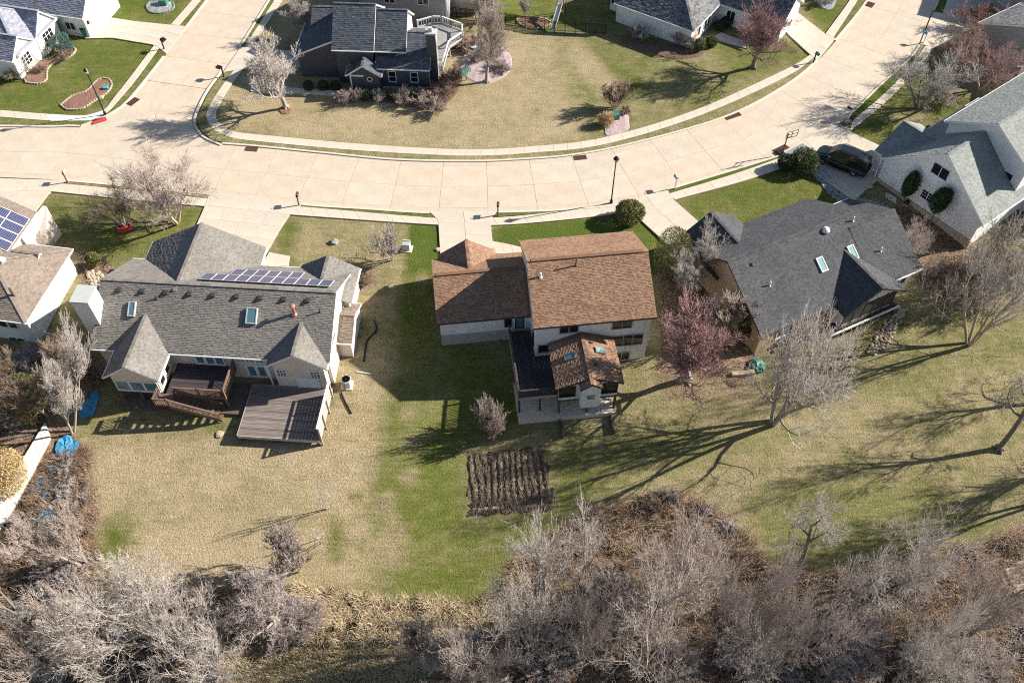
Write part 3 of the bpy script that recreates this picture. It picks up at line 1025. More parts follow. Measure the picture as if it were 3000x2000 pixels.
def skylight(h, x, y, z, slope, w=.65, l=1.3, rot=None, glass='sky_glass', frame='white_paint'):
    f = MB()
    t = .16
    f.box(-w / 2, w / 2, -l / 2, -l / 2 + .08, -.15, t); f.box(-w / 2, w / 2, l / 2 - .08, l / 2, -.15, t)
    f.box(-w / 2, -w / 2 + .08, -l / 2 + .08, l / 2 - .08, -.15, t); f.box(w / 2 - .08, w / 2, -l / 2 + .08, l / 2 - .08, -.15, t)
    r = rot or (R(slope), 0, 0)
    o = f.build('skylight', MAT[frame], h.root, loc=(x, y, z), rot=r)
    MB().box(-w / 2 + .08, w / 2 - .08, -l / 2 + .08, l / 2 - .08, .06, .13).build('pane', MAT[glass], o)
    return o

def pipe(h, x, y, z, hh, r=.06, mat='white_paint', cap=False):
    m = MB().tube((0, 0, -.3), (0, 0, hh), r, n=10)
    m.lathe([(r * 2.2, -.05), (r * 1.8, .06), (r, .12)], n=10)
    if cap:
        m.lathe([(r * 1.1, hh - .02), (r * 2, hh), (r * 2, hh + .08), (r * .6, hh + .16)], n=10)
    return m.build('vent_pipe', MAT[mat], h.root, loc=(x, y, z))

# ================================================================ brown-roofed house in the middle
Hh = House('brown_roof_house', at(1566, 962, 5.0), 6.7, 'white two-storey house with brown shingle roof and attached lower garage wing')
Hh.block(-.05, 10.1, 0, 9.95, -2.4, 5.0, 7.7, roof='shingle_brown', trim='dark_trim', wall='white_siding', ov=.45)
Hh.block(-7.85, .6, 3.25, 10.75, -1.4, 2.7, 4.75, roof='shingle_brown', trim='dark_trim', wall='white_siding', ov=.4, zf=.62)
Hh.block(-7.2, -2.05, 6.8, 11.3, -.5, 2.7, 4.35, 'y', roof='shingle_brown', trim='dark_trim', wall='white_siding')
Hh.block(1.22, 6.8, -4.35, 1.2, .15, 2.35, 3.45, 'y', roof='shingle_brown', trim='dark_trim', wall='white_siding', ov=.35, ovg=.4)
Hh.block(3.1, 4.95, -4.95, -3.0, .05, 2.75, 3.42, 'y', roof='shingle_brown', trim='dark_trim', wall='white_siding', ov=.14, ovg=.1)
Hh.finish(.13, .19)
_s = math.degrees(math.atan(2.7 / 4.97))
for (xa, xb, yy, zz) in ((.3, 9.7, 4.975, 7.7), (-7.6, -.1, 7.0, 4.75)):
    v = MB()
    v.box(xa, xb, yy - .16, yy + .16, zz - .05, zz + .07)
    v.build('ridge_vent', MAT['shingle_brown'], Hh.root)
pipe(Hh, 3.95, 4.3, 7.3, .95, .055, 'dark_trim'); pipe(Hh, .95, 3.7, 7.0, .5, .08)
for (x, z, w, h, c) in ((2.95, 3.98, 1.5, .85, 2), (7.4, 3.95, 1.6, .9, 2), (8.1, 1.75, 2.5, 1.3, 3), (7.75, -.45, 1.35, .95, 2), (.95, 1.65, 1.0, 1.0, 1)):
    Hh.window(x, .45, z, -90, w, h, c, 1, frame='grey_wood')
Hh.window(.2, 1.6, 1.8, 180, .6, 1.4, frame='dark_trim')
# sunroom windows, chase light, posts
Hh.window(2.25, -3.95, 1.35, -90, 1.25, 1.25, 1, 1, frame='dark_trim'); Hh.window(5.75, -3.95, 1.35, -90, 1.25, 1.3, 1, 1, frame='dark_trim')
Hh.window(6.45, -2.2, 1.35, 0, 2.6, 1.2, 3, 1, frame='dark_trim'); Hh.window(1.57, -2.2, 1.35, 180, 2.6, 1.2, 3, 1, frame='dark_trim')
MB().box(-.2, .2, 0, .18, -.15, .15).box(-.3, .3, .0, .05, -.22, .22).build('vent_cap', MAT['steel'], Hh.root, loc=(4.02, -4.85, 1.6), rot=(0, 0, math.pi))
for (x, y, zt) in ((1.65, -3.95, .2), (6.35, -3.95, .2), (4.0, -4.1, .2)):
    MB().box(x - .09, x + .09, y - .09, y + .09, -2.6, zt).build('post', MAT['post_wood'], Hh.root)
MB().box(1.5, 6.5, -4.0, .4, -.02, .16).build('floor_beam', MAT['post_wood'], Hh.root)
ssl = math.degrees(math.atan(1.1 / 2.79))
skylight(Hh, 2.75, -1.7, 2.97, 0, .95, .6, rot=(0, -R(ssl), 0), frame='steel'); skylight(Hh, 5.3, -1.35, 2.96, 0, .95, .6, rot=(0, R(ssl), 0), glass='green_glass', frame='steel')
for (x, y) in ((4.65, -.6), (4.65, -2.9)):
    MB().box(-.14, .14, -.12, .12, -.05, .14).build('roof_vent', MAT['dark_trim'], Hh.root, loc=(x, y, Hh.blocks[3](x, y)), rot=(0, R(ssl), 0))
Hh.door(-.75, 3.62, .72, -90, .85, 1.85, mat='dark_trim', panels=1, frame='white_paint', glassed=True)
Hh.window(-1.75, 3.64, 1.6, -90, .5, .9, frame='dark_trim')
for gx_ in (-6.0, -3.6):
    Hh.door(gx_, 11.05, .12, 90, 2.1, 2.1, mat='white_paint', panels=2)
# patio under the deck
_pz = -1.62
MB().box(-1.8, 6.3, -4.5, .4, -2.9, _pz).build('patio_slab', MAT['kerb'], Hh.root)
for (x0_, x1_) in ((1.5, 1.8), (5.85, 6.15)):
    MB().box(x0_ + .08, x1_ - .08, -6.3, -4.55, -2.7, -1.72).build('timber_edging', MAT['post_wood'], Hh.root)
# deck
def railing(h, a, b, z, hgt=.95, step=.14, mat='brown_rail', root=None, z2=None, posts=True, bw=.045):
    """Posts, rails and balusters between two points (z2: height at the far end for stairs)."""
    root = root or h.root
    a, b = Vector(a), Vector(b)
    z2 = z if z2 is None else z2
    A = Vector((a.x, a.y, z)); B = Vector((b.x, b.y, z2))
    up = Vector((0, 0, 1))
    L = (B - A).length
    MB().bar(A + up * hgt, B + up * hgt, .14, .05).build('handrail', MAT[mat], root)
    MB().bar(A + up * (hgt - .12), B + up * (hgt - .12), .05, .09).build('rail', MAT[mat], root)
    MB().bar(A + up * .1, B + up * .1, .05, .09).build('rail', MAT[mat], root)
    n = max(1, int(L / step))
    bm_ = mesh('baluster', *(lambda m: (m.V, m.F))(MB().box(-bw / 2, bw / 2, -bw / 2, bw / 2, .06, hgt - .1)), MAT[mat])
    for k in range(n):
        p = A + (B - A) * ((k + .5) / n)
        obj('baluster', bm_, root, p)
    if posts:
        m = max(1, int(L / 1.9))
        for k in range(m + 1):
            p = A + (B - A) * (k / m)
            MB().box(-.055, .055, -.055, .055, -.05, hgt + .1).build('rail_post', MAT[mat], root, loc=p)
def planks(h, x0, x1, y0, y1, z, mat, along='x', w=.14, name='plank'):
    span = (y1 - y0) if along == 'x' else (x1 - x0)
    n = int(span / w)
    ww = span / n
    L = (x1 - x0) if along == 'x' else (y1 - y0)
    pm = mesh('plank', *(lambda m: (m.V, m.F))(MB().box(-L / 2, L / 2, -ww / 2 + .006, ww / 2 - .006, -.035, 0)), MAT[mat])
    for k in range(n):
        c = (ww * (k + .5))
        if along == 'x':
            obj(name, pm, h.root, ((x0 + x1) / 2, y0 + c, z + random.uniform(-.003, .003)))
        else:
            obj(name, pm, h.root, (x0 + c, (y0 + y1) / 2, z + random.uniform(-.003, .003)), (0, 0, math.pi / 2))
class Sub:      # a thing standing in a house's frame but movable on its own
    def __init__(s, h, name, label, cat):
        s.root = empty(name, (h.o[0], h.o[1], 0), h.a, label, cat)
dk = Sub(Hh, 'deck', 'dark purple-stained raised deck with railing behind the brown-roofed house', 'deck')
planks(dk, -1.7, .15, -3.65, 3.3, .7, 'dark_deck', 'y'); planks(dk, .15, 1.6, -3.65, .4, .7, 'dark_deck', 'y')
m_ = MB(); m_.box(-1.75, 1.6, -3.72, -3.62, .42, .66); m_.box(-1.78, -1.68, -3.7, 3.3, .42, .66); m_.build('fascia_board', MAT['grey_wood'], dk.root)
railing(dk, (-1.7, -3.62, 0), (-1.7, 3.2, 0), .7, mat='post_wood', bw=.05); railing(dk, (-1.62, -3.66, 0), (1.55, -3.66, 0), .7, mat='post_wood', bw=.05)
for (x, y) in ((-1.65, -3.55), (.1, -3.55), (-1.65, 0)):
    MB().box(x - .08, x + .08, y - .08, y + .08, -2.6, .6).build('post', MAT['post_wood'], dk.root)
# ================================================================ long grey-roofed house, left
I_ = House('solar_ranch_house', at(268, 1021, 2.5), -4.2, 'cream long house with weathered grey roof, solar row on its ridge and two rear decks')
I_.block(0, 20.05, 0, 10.25, -1.6, 2.5, 5.45, roof='shingle_grey', wall='cream_siding', ov=.45)
I_.block(1.2, 11.7, 4.5, 12.5, -.4, 2.5, 5.25, 'y', roof='shingle_grey', wall='cream_siding', ov=.4, ovg=.35)
I_.block(15.4, 20.65, 6.5, 10.6, -.4, 2.5, 4.0, 'y', roof='shingle_grey', wall='cream_siding', ov=.35, ovg=.3)
I_.block(1.95, 6.55, -2.8, 3.0, .15, 2.45, 4.1, 'y', roof='shingle_grey', wall='cream_siding', ov=.4, ovg=.35)
I_.block(14.85, 19.9, -.66, 3.2, -1.7, 2.45, 4.1, 'y', roof='shingle_grey', wall='cream_siding', ov=.4, ovg=.3)
I_.block(19.2, 21.15, 3.05, 7.5, -1.4, 1.25, 2.4, 'x', roof='shingle_tan', wall='cream_siding', ov=.2, ovg=.2)
I_.finish(.14, .21)
sl = math.degrees(math.atan(2.95 / 5.125))
# solar modules on the street-side slope
def solar_panel(root, x, y, z, rot, w=1.0, l=1.6):
    o = MB().box(-w / 2, w / 2, -l / 2, l / 2, -.02, .02).build('solar_panel', MAT['white_paint'], root, loc=(x, y, z), rot=rot)
    MB().box(-w / 2 + .04, w / 2 - .04, -l / 2 + .04, l / 2 - .04, .02, .026).build('cell_sheet', MAT['solar_cell'], o)
    return o
def sol(x, y):
    return 5.45 - (y - 5.125) * 2.95 / 5.125 + .22
for k in range(11):
    solar_panel(I_.root, 8.6 + k * 1.02, 6.6, sol(0, 6.6), (-R(sl), 0, 0))
for k in range(6):
    solar_panel(I_.root, 10.65 + k * 1.02, 8.03, sol(0, 8.03), (-R(sl), 0, 0))
for k in range(9):
    x = 1.75 + k * 2.0
    z = I_.blocks[0](x, 4.4)
    v = MB(); v.box(-.24, .24, -.2, .22, -.05, .02)
    v.add([(-.2, -.18, .02), (.2, -.18, .02), (.2, .2, .02), (-.2, .2, .02), (-.17, -.16, .22), (.17, -.16, .22), (.17, .17, .1), (-.17, .17, .1)],
          [(0, 1, 5, 4), (1, 2, 6, 5), (2, 3, 7, 6), (3, 0, 4, 7), (4, 5, 6, 7)])
    v.build('roof_vent', MAT['dark_trim'], I_.root, loc=(x, 4.4, z), rot=(R(sl), 0, 0))
skylight(I_, 13.2, 3.0, I_.blocks[0](13.2, 3.0) + .08, sl, .9, 1.35, frame='grey_box'); skylight(I_, 3.05, 3.0, I_.blocks[0](3.05, 3.0) + .08, sl, .6, 1.25, frame='grey_box')
pipe(I_, 16.75, 3.35, I_.blocks[0](16.75, 3.35), 1.0, .12, 'copper', True); pipe(I_, 18.85, 3.6, I_.blocks[0](18.85, 3.6), .45, .05, 'dark_trim'); pipe(I_, 5.0, 3.9, I_.blocks[0](5, 3.9), .35, .06, 'dark_trim')
# rear openings
W_ = I_.window
W_(7.0, .45, 1.78, -90, .35, .3); W_(7.6, .45, 1.78, -90, .35, .3)
for x in (8.75, 9.6, 10.4):
    W_(x, .45, 1.35, -90, .62, 1.1, 1, 1, glass='sky_glass', fw=.1)
for x in (12.2, 13.05, 13.85):
    W_(x, .45, 1.66, -90, .62, .5, 3, 3)
I_.door(13.35, .45, -.72, -90, 1.7, 1.6, panels=2, glassed=True)
W_(15.85, -.36, 1.2, -90, .75, .85, 3, 4); W_(18.7, -.36, 1.2, -90, .75, .85, 3, 4)
I_.door(17.9, -.36, -.72, -90, 1.7, 1.25, panels=2)
W_(19.5, .95, .9, 0, .6, .9, 2, 3)
for x in (3.05, 4.25, 5.45):
    W_(x, -2.45, 1.05, -90, 1.05, 1.15, 1, 1, glass='sky_glass', fw=.08)
W_(6.15, -1.8, 1.2, 0, .75, .95); W_(6.15, -.6, 1.2, 0, .75, .95); W_(2.35, -1.2, 1.2, 180, 1.4, .95, 2, 1)
for (x, y) in ((2.5, -2.4), (6.05, -2.4), (4.2, -2.4)):
    MB().box(x - .09, x + .09, y - .09, y + .09, -2.0, .2).build('post', MAT['post_wood'], I_.root)
MB().box(2.2, 12.9, -3.3, .4, -2.2, -1.0).build('patio_slab', MAT['post_wood'], I_.root)  # dark wood colour puts the shade under sunroom and deck into the slab
for xx, y_ in ((4.1, 12.2), (8.6, 12.2)):
    I_.door(xx, y_, .1, 90, 3.6, 2.1, panels=4)
# white chimney chase on the left gable
MB().box(-.95, .5, 1.75, 3.5, -1.5, 6.3).build('chimney', MAT['pale_siding'], I_.root)
MB().box(-1.02, .57, 1.68, 3.57, 6.3, 6.42).build('chimney_cap', MAT['grey_box'], I_.root)
# downspouts and drain pipes
for (pts, mt) in (([(14.75, -.32, 2.3), (14.75, -.32, -1.2)], 'pale_siding'), ([(20.95, 3.2, 1.1), (20.95, 3.2, -1.1)], 'white_paint')):
    m_ = MB()
    for a_, b_ in zip(pts[:-1], pts[1:]): m_.bar(a_, b_, .09)
    m_.build('downspout', MAT[mt], I_.root)
# upper deck with stairs
ud = Sub(I_, 'raised_deck', 'raised brown wooden deck with baluster railing and long stair, left rear', 'deck')
planks(ud, 6.6, 11.6, -2.75, .4, .6, 'dark_deck', 'x'); 
m_ = MB(); m_.box(6.6, 11.65, -2.8, -2.72, .32, .56); m_.box(11.58, 11.66, -2.75, .4, .32, .56); m_.build('fascia_board', MAT['brown_rail'], ud.root)
railing(ud, (7.4, -2.75, 0), (11.6, -2.75, 0), .6); railing(ud, (11.6, -2.7, 0), (11.6, .35, 0), .6)
for (x, y) in ((11.5, -2.65), (7.0, -2.65), (9.2, -2.65)):
    MB().box(x - .08, x + .08, y - .08, y + .08, -1.9, .55).build('post', MAT['brown_rail'], ud.root)
planks(ud, 6.15, 7.35, -3.95, -2.76, .6, 'brown_rail', 'x')
railing(ud, (6.15, -3.95, 0), (6.15, -2.8, 0), .6, posts=False); railing(ud, (6.15, -3.95, 0), (7.3, -3.95, 0), .6)
n_ = 10
for k in range(n_):
    t0 = (k + .5) / n_
    MB().box(-.17, .17, -.55, .55, -.04, 0).build('tread', MAT['brown_rail'], ud.root, loc=(7.35 + t0 * 3.9, -3.4, .6 - (k + 1) * 1.68 / n_))
for yy in (-3.95, -2.85):
    MB().bar((7.3, yy, .45), (11.2, yy, -1.2), .05, .25).build('stringer', MAT['brown_rail'], ud.root)
    railing(ud, (7.3, yy, 0), (11.2, yy, 0), .55, z2=-1.1, posts=False)
# low deck with privacy screen
ld = Sub(I_, 'low_deck', 'low sun-bleached grey plank deck with a tall slatted privacy screen', 'deck')
planks(ld, 13.0, 19.75, -5.5, -.3, -.7, 'old_deck', 'x')
m_ = MB(); m_.box(13.0, 19.75, -5.56, -5.5, -1.05, -.7); m_.box(12.94, 13.0, -5.5, -.3, -1.05, -.7); m_.box(19.75, 19.81, -5.5, -.3, -1.05, -.7); m_.build('fascia_board', MAT['grey_wood'], ld.root)
for (x, y) in ((13.1, -5.4), (19.6, -5.4), (16.3, -5.4), (13.1, -1), (19.6, -1)):
    MB().box(x - .1, x + .1, y - .1, y + .1, -2.2, -.74).build('post', MAT['post_wood'], ld.root)
sm_ = mesh('slat', *(lambda m: (m.V, m.F))(MB().box(-.012, .012, -2.28, 2.28, -.07, .07)), MAT['grey_wood'])
for k in range(11):
    obj('slat', sm_, ld.root, (19.83, -3.15, -.85 + k * .158))
for yy in (-5.4, -3.9, -2.4, -.95):
    MB().box(19.86, 19.97, yy - .055, yy + .055, -1.6, 1.0).build('screen_post', MAT['grey_wood'], ld.root)
MB().box(19.78, 20.0, -5.5, -.85, 1.0, 1.05).build('cap_rail', MAT['white_paint'], ld.root)
# ================================================================ charcoal-roofed house, right
G_ = House('charcoal_roof_house', at(2231.6, 988, 1.8), 26.5, 'tan house under a large charcoal roof with two skylights and screened porch')
G_.block(0, 14.3, 0, 12.0, -2.0, 1.8, 5.25, roof='shingle_dark', trim='dark_trim', wall='tan_siding', ov=.5, ovg=.45, mid=6.15)
G_.block(12.5, 17.8, 0, 10.2, -2.0, 1.8, 4.7, roof='shingle_dark', trim='white_paint', wall='white_siding', ov=.5, ovg=.4, mid=5.1)
G_.block(.2, 6.3, 7.0, 13.0, -.5, 2.1, 3.9, 'y', roof='shingle_dark', trim='dark_trim', wall='tan_siding', ov=.4, ovg=.3)
G_.block(7.8, 14.6, -1.45, 4.6, -.3, 1.85, 3.85, 'y', roof='shingle_dark', trim='dark_trim', wall='pale_siding', ov=.4, ovg=.5)
G_.finish(.14, .22)
gs = math.degrees(math.atan(3.45 / 6.15))
skylight(G_, 8.35, 3.3, G_.blocks[0](8.35, 3.3), gs, .7, 1.35, glass='green_glass'); skylight(G_, 11.75, 3.25, G_.blocks[0](11.75, 3.25), gs, .7, 1.35, glass='green_glass')
MB().lathe([(.36, 0), (.38, .08), (.33, .22), (.2, .34), (.04, .39)], n=16).build('sun_tube', MAT['lamp_white'], G_.root, True, loc=(10.2, 5.6, G_.blocks[0](10.2, 5.6)))
for (x, y) in ((13.2, 5.5), (2.75, 3.3)):
    pipe(G_, x, y, G_.blocks[0](x, y), .55, .06)
pipe(G_, 14.5, 2.5, G_.blocks[1](14.5, 2.5), .5, .06); pipe(G_, 2.05, 5.3, G_.blocks[0](2.05, 5.3), .15, .1, 'dark_trim')
# screened porch: dark screens in a timber frame over a lattice skirt
for k in range(6):
    x = 8.35 + k * 1.14
    MB().box(x - .03, x + .03, -1.02, -.92, -.25, 1.95).build('screen_post', MAT['post_wood'], G_.root)
for k in range(5):
    x = 8.92 + k * 1.14
    MB().box(x - .53, x + .53, -.985, -.97, -.1, 1.75).build('screen', MAT['dark_trim'], G_.root)
MB().box(7.0, 14.75, -1.5, -1.36, -.42, -.24).build('beam', MAT['white_paint'], G_.root)
for k in range(22):
    x = 7.9 + k * .31
    MB().bar((x, -1.2, -1.7), (x, -1.2, -.4), .2, .03, up=(1, 0, 0)).build('skirt_board', MAT['post_wood'], G_.root)
MB().box(7.8, 14.6, -1.15, .2, -2.2, -.3).build('porch_base', MAT['dark_trim'], G_.root)
for (p, q_) in (((14.5, -1.3, -.3), (14.5, -1.3, -1.7)), ((14.6, -1.4, -1.5), (15.4, -2.5, -1.5))):
    MB().bar(p, q_, .14).build('post', MAT['post_wood'], G_.root)
G_.window(.45, 4.2, 2.4, 180, .6, .7, frame='dark_trim'); G_.window(.45, 2.3, .2, 180, 1.2, 1.1, 2, 1, frame='dark_trim')
G_.window(3.2, .5, .2, -90, 1.6, 1.0, 2, 1); G_.window(16.2, .5, .4, -90, 1.4, 1.0, 2, 1)
G_.door(3.2, 12.72, .1, 90, 4.6, 2.0, panels=4)

# ================================================================ white gabled house, far right
F_ = House('white_gable_house', at(2581.6, 461, 2.7), 36.5, 'white house with pale green-grey roof and big windowed gable beside the van')
F_.block(-.1, 16.0, -11.9, 0, -1.2, 2.7, 7.15, roof='shingle_green', wall='white_siding', ov=.4, ovg=.22)
F_.block(5.3, 19.0, -11.5, -2.1, -.8, 6.0, 8.6, roof='shingle_green', wall='white_siding', ov=.4, ovg=.3)
F_.block(.35, 7.3, -4.5, 1.1, -.3, 2.7, 4.75, 'y', roof='shingle_green', wall='white_siding', ov=.35, ovg=.3)
F_.block(8.0, 16.0, -15.6, -9.0, -.8, 2.4, 4.6, 'y', roof='shingle_green', wall='white_siding', ov=.35, ovg=.3)
F_.finish(.15, .24)
F_.window(.12, -5.95, 5.0, 180, 1.7, 1.15, 2, 1); F_.window(.12, -5.9, 1.85, 180, 1.3, .95, 2, 3)
MB().box(-.02, .16, -11.6, -.35, -1.2, .32).build('foundation', MAT['tan_stone'], F_.root)
MB().bar((-.05, -.12, 2.5), (-.05, -.2, .2), .09).build('downspout', MAT['white_paint'], F_.root)
F_.window(5.6, -9.8, 4.2, 180, .9, .9); F_.window(9.5, -15.3, .9, -90, 1.6, 1.2, 2, 1)
F_.door(3.8, .78, .1, 90, 4.8, 2.1, panels=4)

# ================================================================ tan-roofed house, far left
J_ = House('tan_roof_house', at(72, 945, 2.7), -9.0, 'white house with tan hip roof and solar array at the left edge')
J_.block(-14.0, .1, 0, 8.7, -1.7, 2.7, 5.0, hip1=True, roof='shingle_tan', wall='pale_siding', ov=.4)
J_.block(-14.0, -4.3, 6.0, 11.6, -.5, 3.9, 6.6, 'y', roof='shingle_tan', wall='pale_siding', ov=.3, ovg=.3)
J_.block(-9.5, -1.6, 5.2, 8.2, -.5, 2.75, 3.9, 'x', roof='shingle_tan', wall='pale_siding', ov=.3)
J_.finish(.15, .24)
_ja = math.degrees(math.atan(2.7 / 4.85))
for i in range(2):
    for k in range(4):
        xx = -5.1 - i * 1.45
        solar_panel(J_.root, xx, 6.9 + k * 1.04, J_.blocks[1](xx, 8) + .12, (0, R(_ja), math.pi / 2 if False else 0), 1.66, 1.0)
W = J_.window
for x in (-3.6, -2.7, -1.8):
    W(x, .4, 1.7, -90, .75, 1.0)
W(-2.4, .4, -.7, -90, 1.4, .8, 2, 1)
MB().bar((-.32, .9, 2.3), (-.32, .9, -1.2), .1).build('downspout', MAT['white_paint'], J_.root)
MB().tube((-1.55, 2.0, 3.1), (-1.55, 2.0, 4.6), .11, n=10).build('vent_pipe', MAT['brown_rail'], J_.root)
MB().box(-4.0, -3.2, 4.3, 4.8, 4.9, 5.2).build('roof_vent', MAT['white_paint'], J_.root)
# arched porch wall on the street side
am = MB()
pts = [(0, -.5), (0, 3.6)]
V = []
arch = [(.9 + 1.0 * (1 - math.cos(math.pi * k / 12)), .2 if k in (0, 12) else 1.7 + .9 * math.sin(math.pi * k / 12)) for k in range(13)]
outer = [(0, -.3), (.9, -.3)] + arch + [(2.9, -.3), (4.1, -.3), (4.1, 3.7), (0, 3.7)]
for yy in (-.18, .18):
    V += [(x, yy, z) for x, z in outer]
n_ = len(outer)
Fs = [(k, (k + 1) % n_, n_ + (k + 1) % n_, n_ + k) for k in range(n_)]
bm = bmesh.new()
vs = [bm.verts.new(v) for v in V]
for f in Fs: bm.faces.new([vs[i] for i in f])
f1 = bm.faces.new(vs[:n_][::-1]); f2 = bm.faces.new(vs[n_:])
bmesh.ops.triangulate(bm, faces=[f1, f2])
bmesh.ops.recalc_face_normals(bm, faces=bm.faces)
me = bpy.data.meshes.new('porch_arch'); bm.to_mesh(me); bm.free(); me.materials.append(MAT['cream_siding'])
obj('porch_arch', me, J_.root, (-4.5, 8.6, 0), (0, 0, R(86)))
# fence and gate between the two left houses
fe = empty('white_fence', (*J_.w(.4, .9), -1.3), R(-14), 'white board fence and gate closing the gap between two houses at left', 'fence')
for k in range(20):
    MB().box(-.075, .075, -.012, .012, 0, 1.65).build('board', MAT['pale_siding'], fe, loc=(.1 + k * .16, 0, 0))
for k in (0, 1.6, 3.2):
    MB().box(-.06, .06, -.06, .06, -.3, 1.8).build('post', MAT['white_paint'], fe, loc=(k, 0, 0))
for zz in (.3, 1.4):
    MB().box(0, 3.2, .015, .06, zz, zz + .09).build('rail', MAT['white_paint'], fe)

# ================================================================ dark slate house, top
def _b(x, y): return 840 + x * .4167, y * .4167
B_ = House('slate_house', at(*_b(1000, 490), 2.8), -3.0, 'dark slate-blue house with white trim, corner chimney and small entry gable')
B_.block(-6.0, 0.1, -.1, 7.8, -.3, 2.8, 4.9, roof='shingle_slate', wall='slate_siding', ov=.4, ovg=.25)
B_.block(-10.6, -5.95, .6, 9.2, -.3, 4.5, 7.6, roof='shingle_slate', wall='slate_siding', ov=.4, ovg=.25, mid=4.7)
B_.block(-6.0, -2.55, 1.2, 8.6, -.3, 4.1, 6.9, roof='shingle_slate', wall='cream_siding', ov=.4, ovg=.25, mid=4.9)
B_.block(-14.2, -10.0, 5.6, 11.6, -.3, 3.0, 4.7, roof='shingle_slate', wall='slate_siding', ov=.3)
B_.block(-15.2, -9.5, 1.7, 8.0, -.3, 2.9, 5.0, 'y', roof='shingle_slate', wall='slate_siding', ov=.3, hip1=True, mid=-10.3)
B_.block(-9.1, -5.2, -.9, 2.2, -.2, 2.35, 3.65, 'y', roof='shingle_slate', wall='slate_siding', ov=.3, ovg=.3)
B_.finish(.21, .38)
for x in (-4.2, -1.75):
    B_.window(x, .3, 1.55, -90, .75, 1.25, 1, 2)
MB().lathe([(.3, 0), (.3, .05), (.22, .05), (.22, 0)], n=18).build('round_window', MAT['white_paint'], B_.root, loc=(-6.55, -.62, 1.75), rot=(math.pi / 2, 0, 0))
MB().tube((-6.55, -.6, 1.75), (-6.55, -.63, 1.75), .22, n=18).build('window_pane', MAT['glass'], B_.root)
B_.window(-8.7, .95, 1.7, -90, .5, 1.5, 1, 2)
MB().box(-8.75, -8.6, -.65, -.5, 0, 2.3).build('porch_post', MAT['white_paint'], B_.root)
MB().box(-8.6, -7.2, -.64, -.55, 2.05, 2.25).build('porch_beam', MAT['white_paint'], B_.root)
MB().box(-.3, .75, 1.5, 2.3, -.3, 6.1).build('chimney', MAT['slate_siding'], B_.root)
MB().box(.752, .79, 1.45, 2.35, -.3, 6.1).build('chimney_side_sheet', MAT['cream_siding'], B_.root)  # cream sheet covering the whole right side of the chimney
MB().box(-.38, .85, 1.4, 2.4, 6.1, 6.3).box(-.05, .4, 1.7, 2.1, 6.3, 6.75).build('chimney_cap', MAT['grey_box'], B_.root)
MB().box(-6.0, 0, .25, .34, -.3, .25).build('foundation', MAT['foundation'], B_.root)
bd = Sub(B_, 'angled_deck', 'grey deck with white railing round its angled end beside the slate house', 'deck')
dp = [(-2.6, 8.0), (.3, 2.4), (1.2, 2.2), (1.5, 6.6), (2.9, 8.4), (2.75, 10.0), (.2, 11.4), (-.9, 11.4), (-2.6, 10.4)]
bmd = MB().prism(dp, 1.0, 1.2); bmd.build('deck_floor', MAT['grey_siding'], bd.root)
for k in (3, 4, 5, 6, 7):
    a, b = dp[k], dp[(k + 1)]
    railing(bd, (*a, 0), (*b, 0), 1.2, .95, .3, 'white_paint')
railing(bd, (1.2, 2.2, 0), (1.5, 6.6, 0), 1.2, .95, .3, 'white_paint')
for a in dp[1:8]:
    MB().box(a[0] - .08, a[0] + .08, a[1] - .08, a[1] + .08, -.2, 1.0).build('post', MAT['white_paint'], bd.root)

# ================================================================ white hip-roofed house, top right
def _d(x, y): return 1740 + x * .4167, y * .4167
D_ = House('hip_roof_house', at(*_d(705, 222), 2.6), -34.0, 'white house with smoke-grey hip roof at the top, foundation planting along its wall')
D_.block(-10.6, 0, 0, 9.0, -.4, 2.6, 5.6, hip0=False, hip1=True, roof='shingle_smoke', wall='white_siding', ov=.4)
D_.block(-1.0, 8.0, 6.9, 13.0, -.4, 2.6, 4.8, roof='shingle_smoke', wall='white_siding', ov=.4)
D_.block(-12.5, -9.4, 2.0, 8.5, -.4, 2.6, 4.4, roof='shingle_smoke', wall='white_siding', ov=.3)
D_.finish(.21, .38)
D_.window(-.4, 2.2, 1.2, 0, 1.2, 1.3, 2, 1); D_.window(-.4, 4.6, 1.2, 0, 1.6, 1.3, 2, 1); D_.window(-11.6, 2.3, 1.4, -90, 1.0, 1.0, 2, 2); D_.window(1.4, 7.3, 1.3, -90, 1.0, 1.2, 2, 1)
MB().box(-2.3, .03, .33, .42, -.3, 1.5).build('stone_facing', MAT['tan_stone'], D_.root)
MB().box(-.45, -.33, .4, 2.2, -.3, 1.5).build('stone_facing', MAT['tan_stone'], D_.root)

# ================================================================ pale house, top left corner
def _a(x, y): return x * .2901, y * .2901
A_ = House('pale_corner_house', at(*_a(180, 560), 2.6), -14.0, 'bright white house with lilac-grey roof filling the top left corner')
A_.block(-14, 0.2, 0, 8.0, -.4, 2.6, 5.6, hip1=True, roof='shingle_blue', wall='pale_siding', ov=.35)
A_.block(-4.6, .1, -1.2, 3.2, -.4, 2.6, 4.4, 'x', hip1=False, roof='shingle_blue', wall='pale_siding', ov=.3, ovg=.25)
A_.block(-7.0, .2, 3.2, 7.6, -.4, 2.6, 4.9, 'x', roof='shingle_blue', wall='pale_siding', ov=.3, ovg=.25)
A_.block(-9.0, 3.4, 8.0, 15.5, -.4, 2.8, 5.9, 'x', hip1=False, roof='shingle_blue', wall='pale_siding', ov=.3, ovg=.25)
A_.finish(.21, .38)
A_.window(-.15, 1.0, 1.4, 0, 1.5, 1.3, 3, 3); A_.window(-.05, 5.4, 1.5, 0, 1.7, 1.7, 3, 3)
A_.window(1.0, 8.3, 1.3, -90, 1.2, .9, 2, 1)
A_.door(3.15, 11.8, 0, 0, 4.8, 2.2, panels=4)
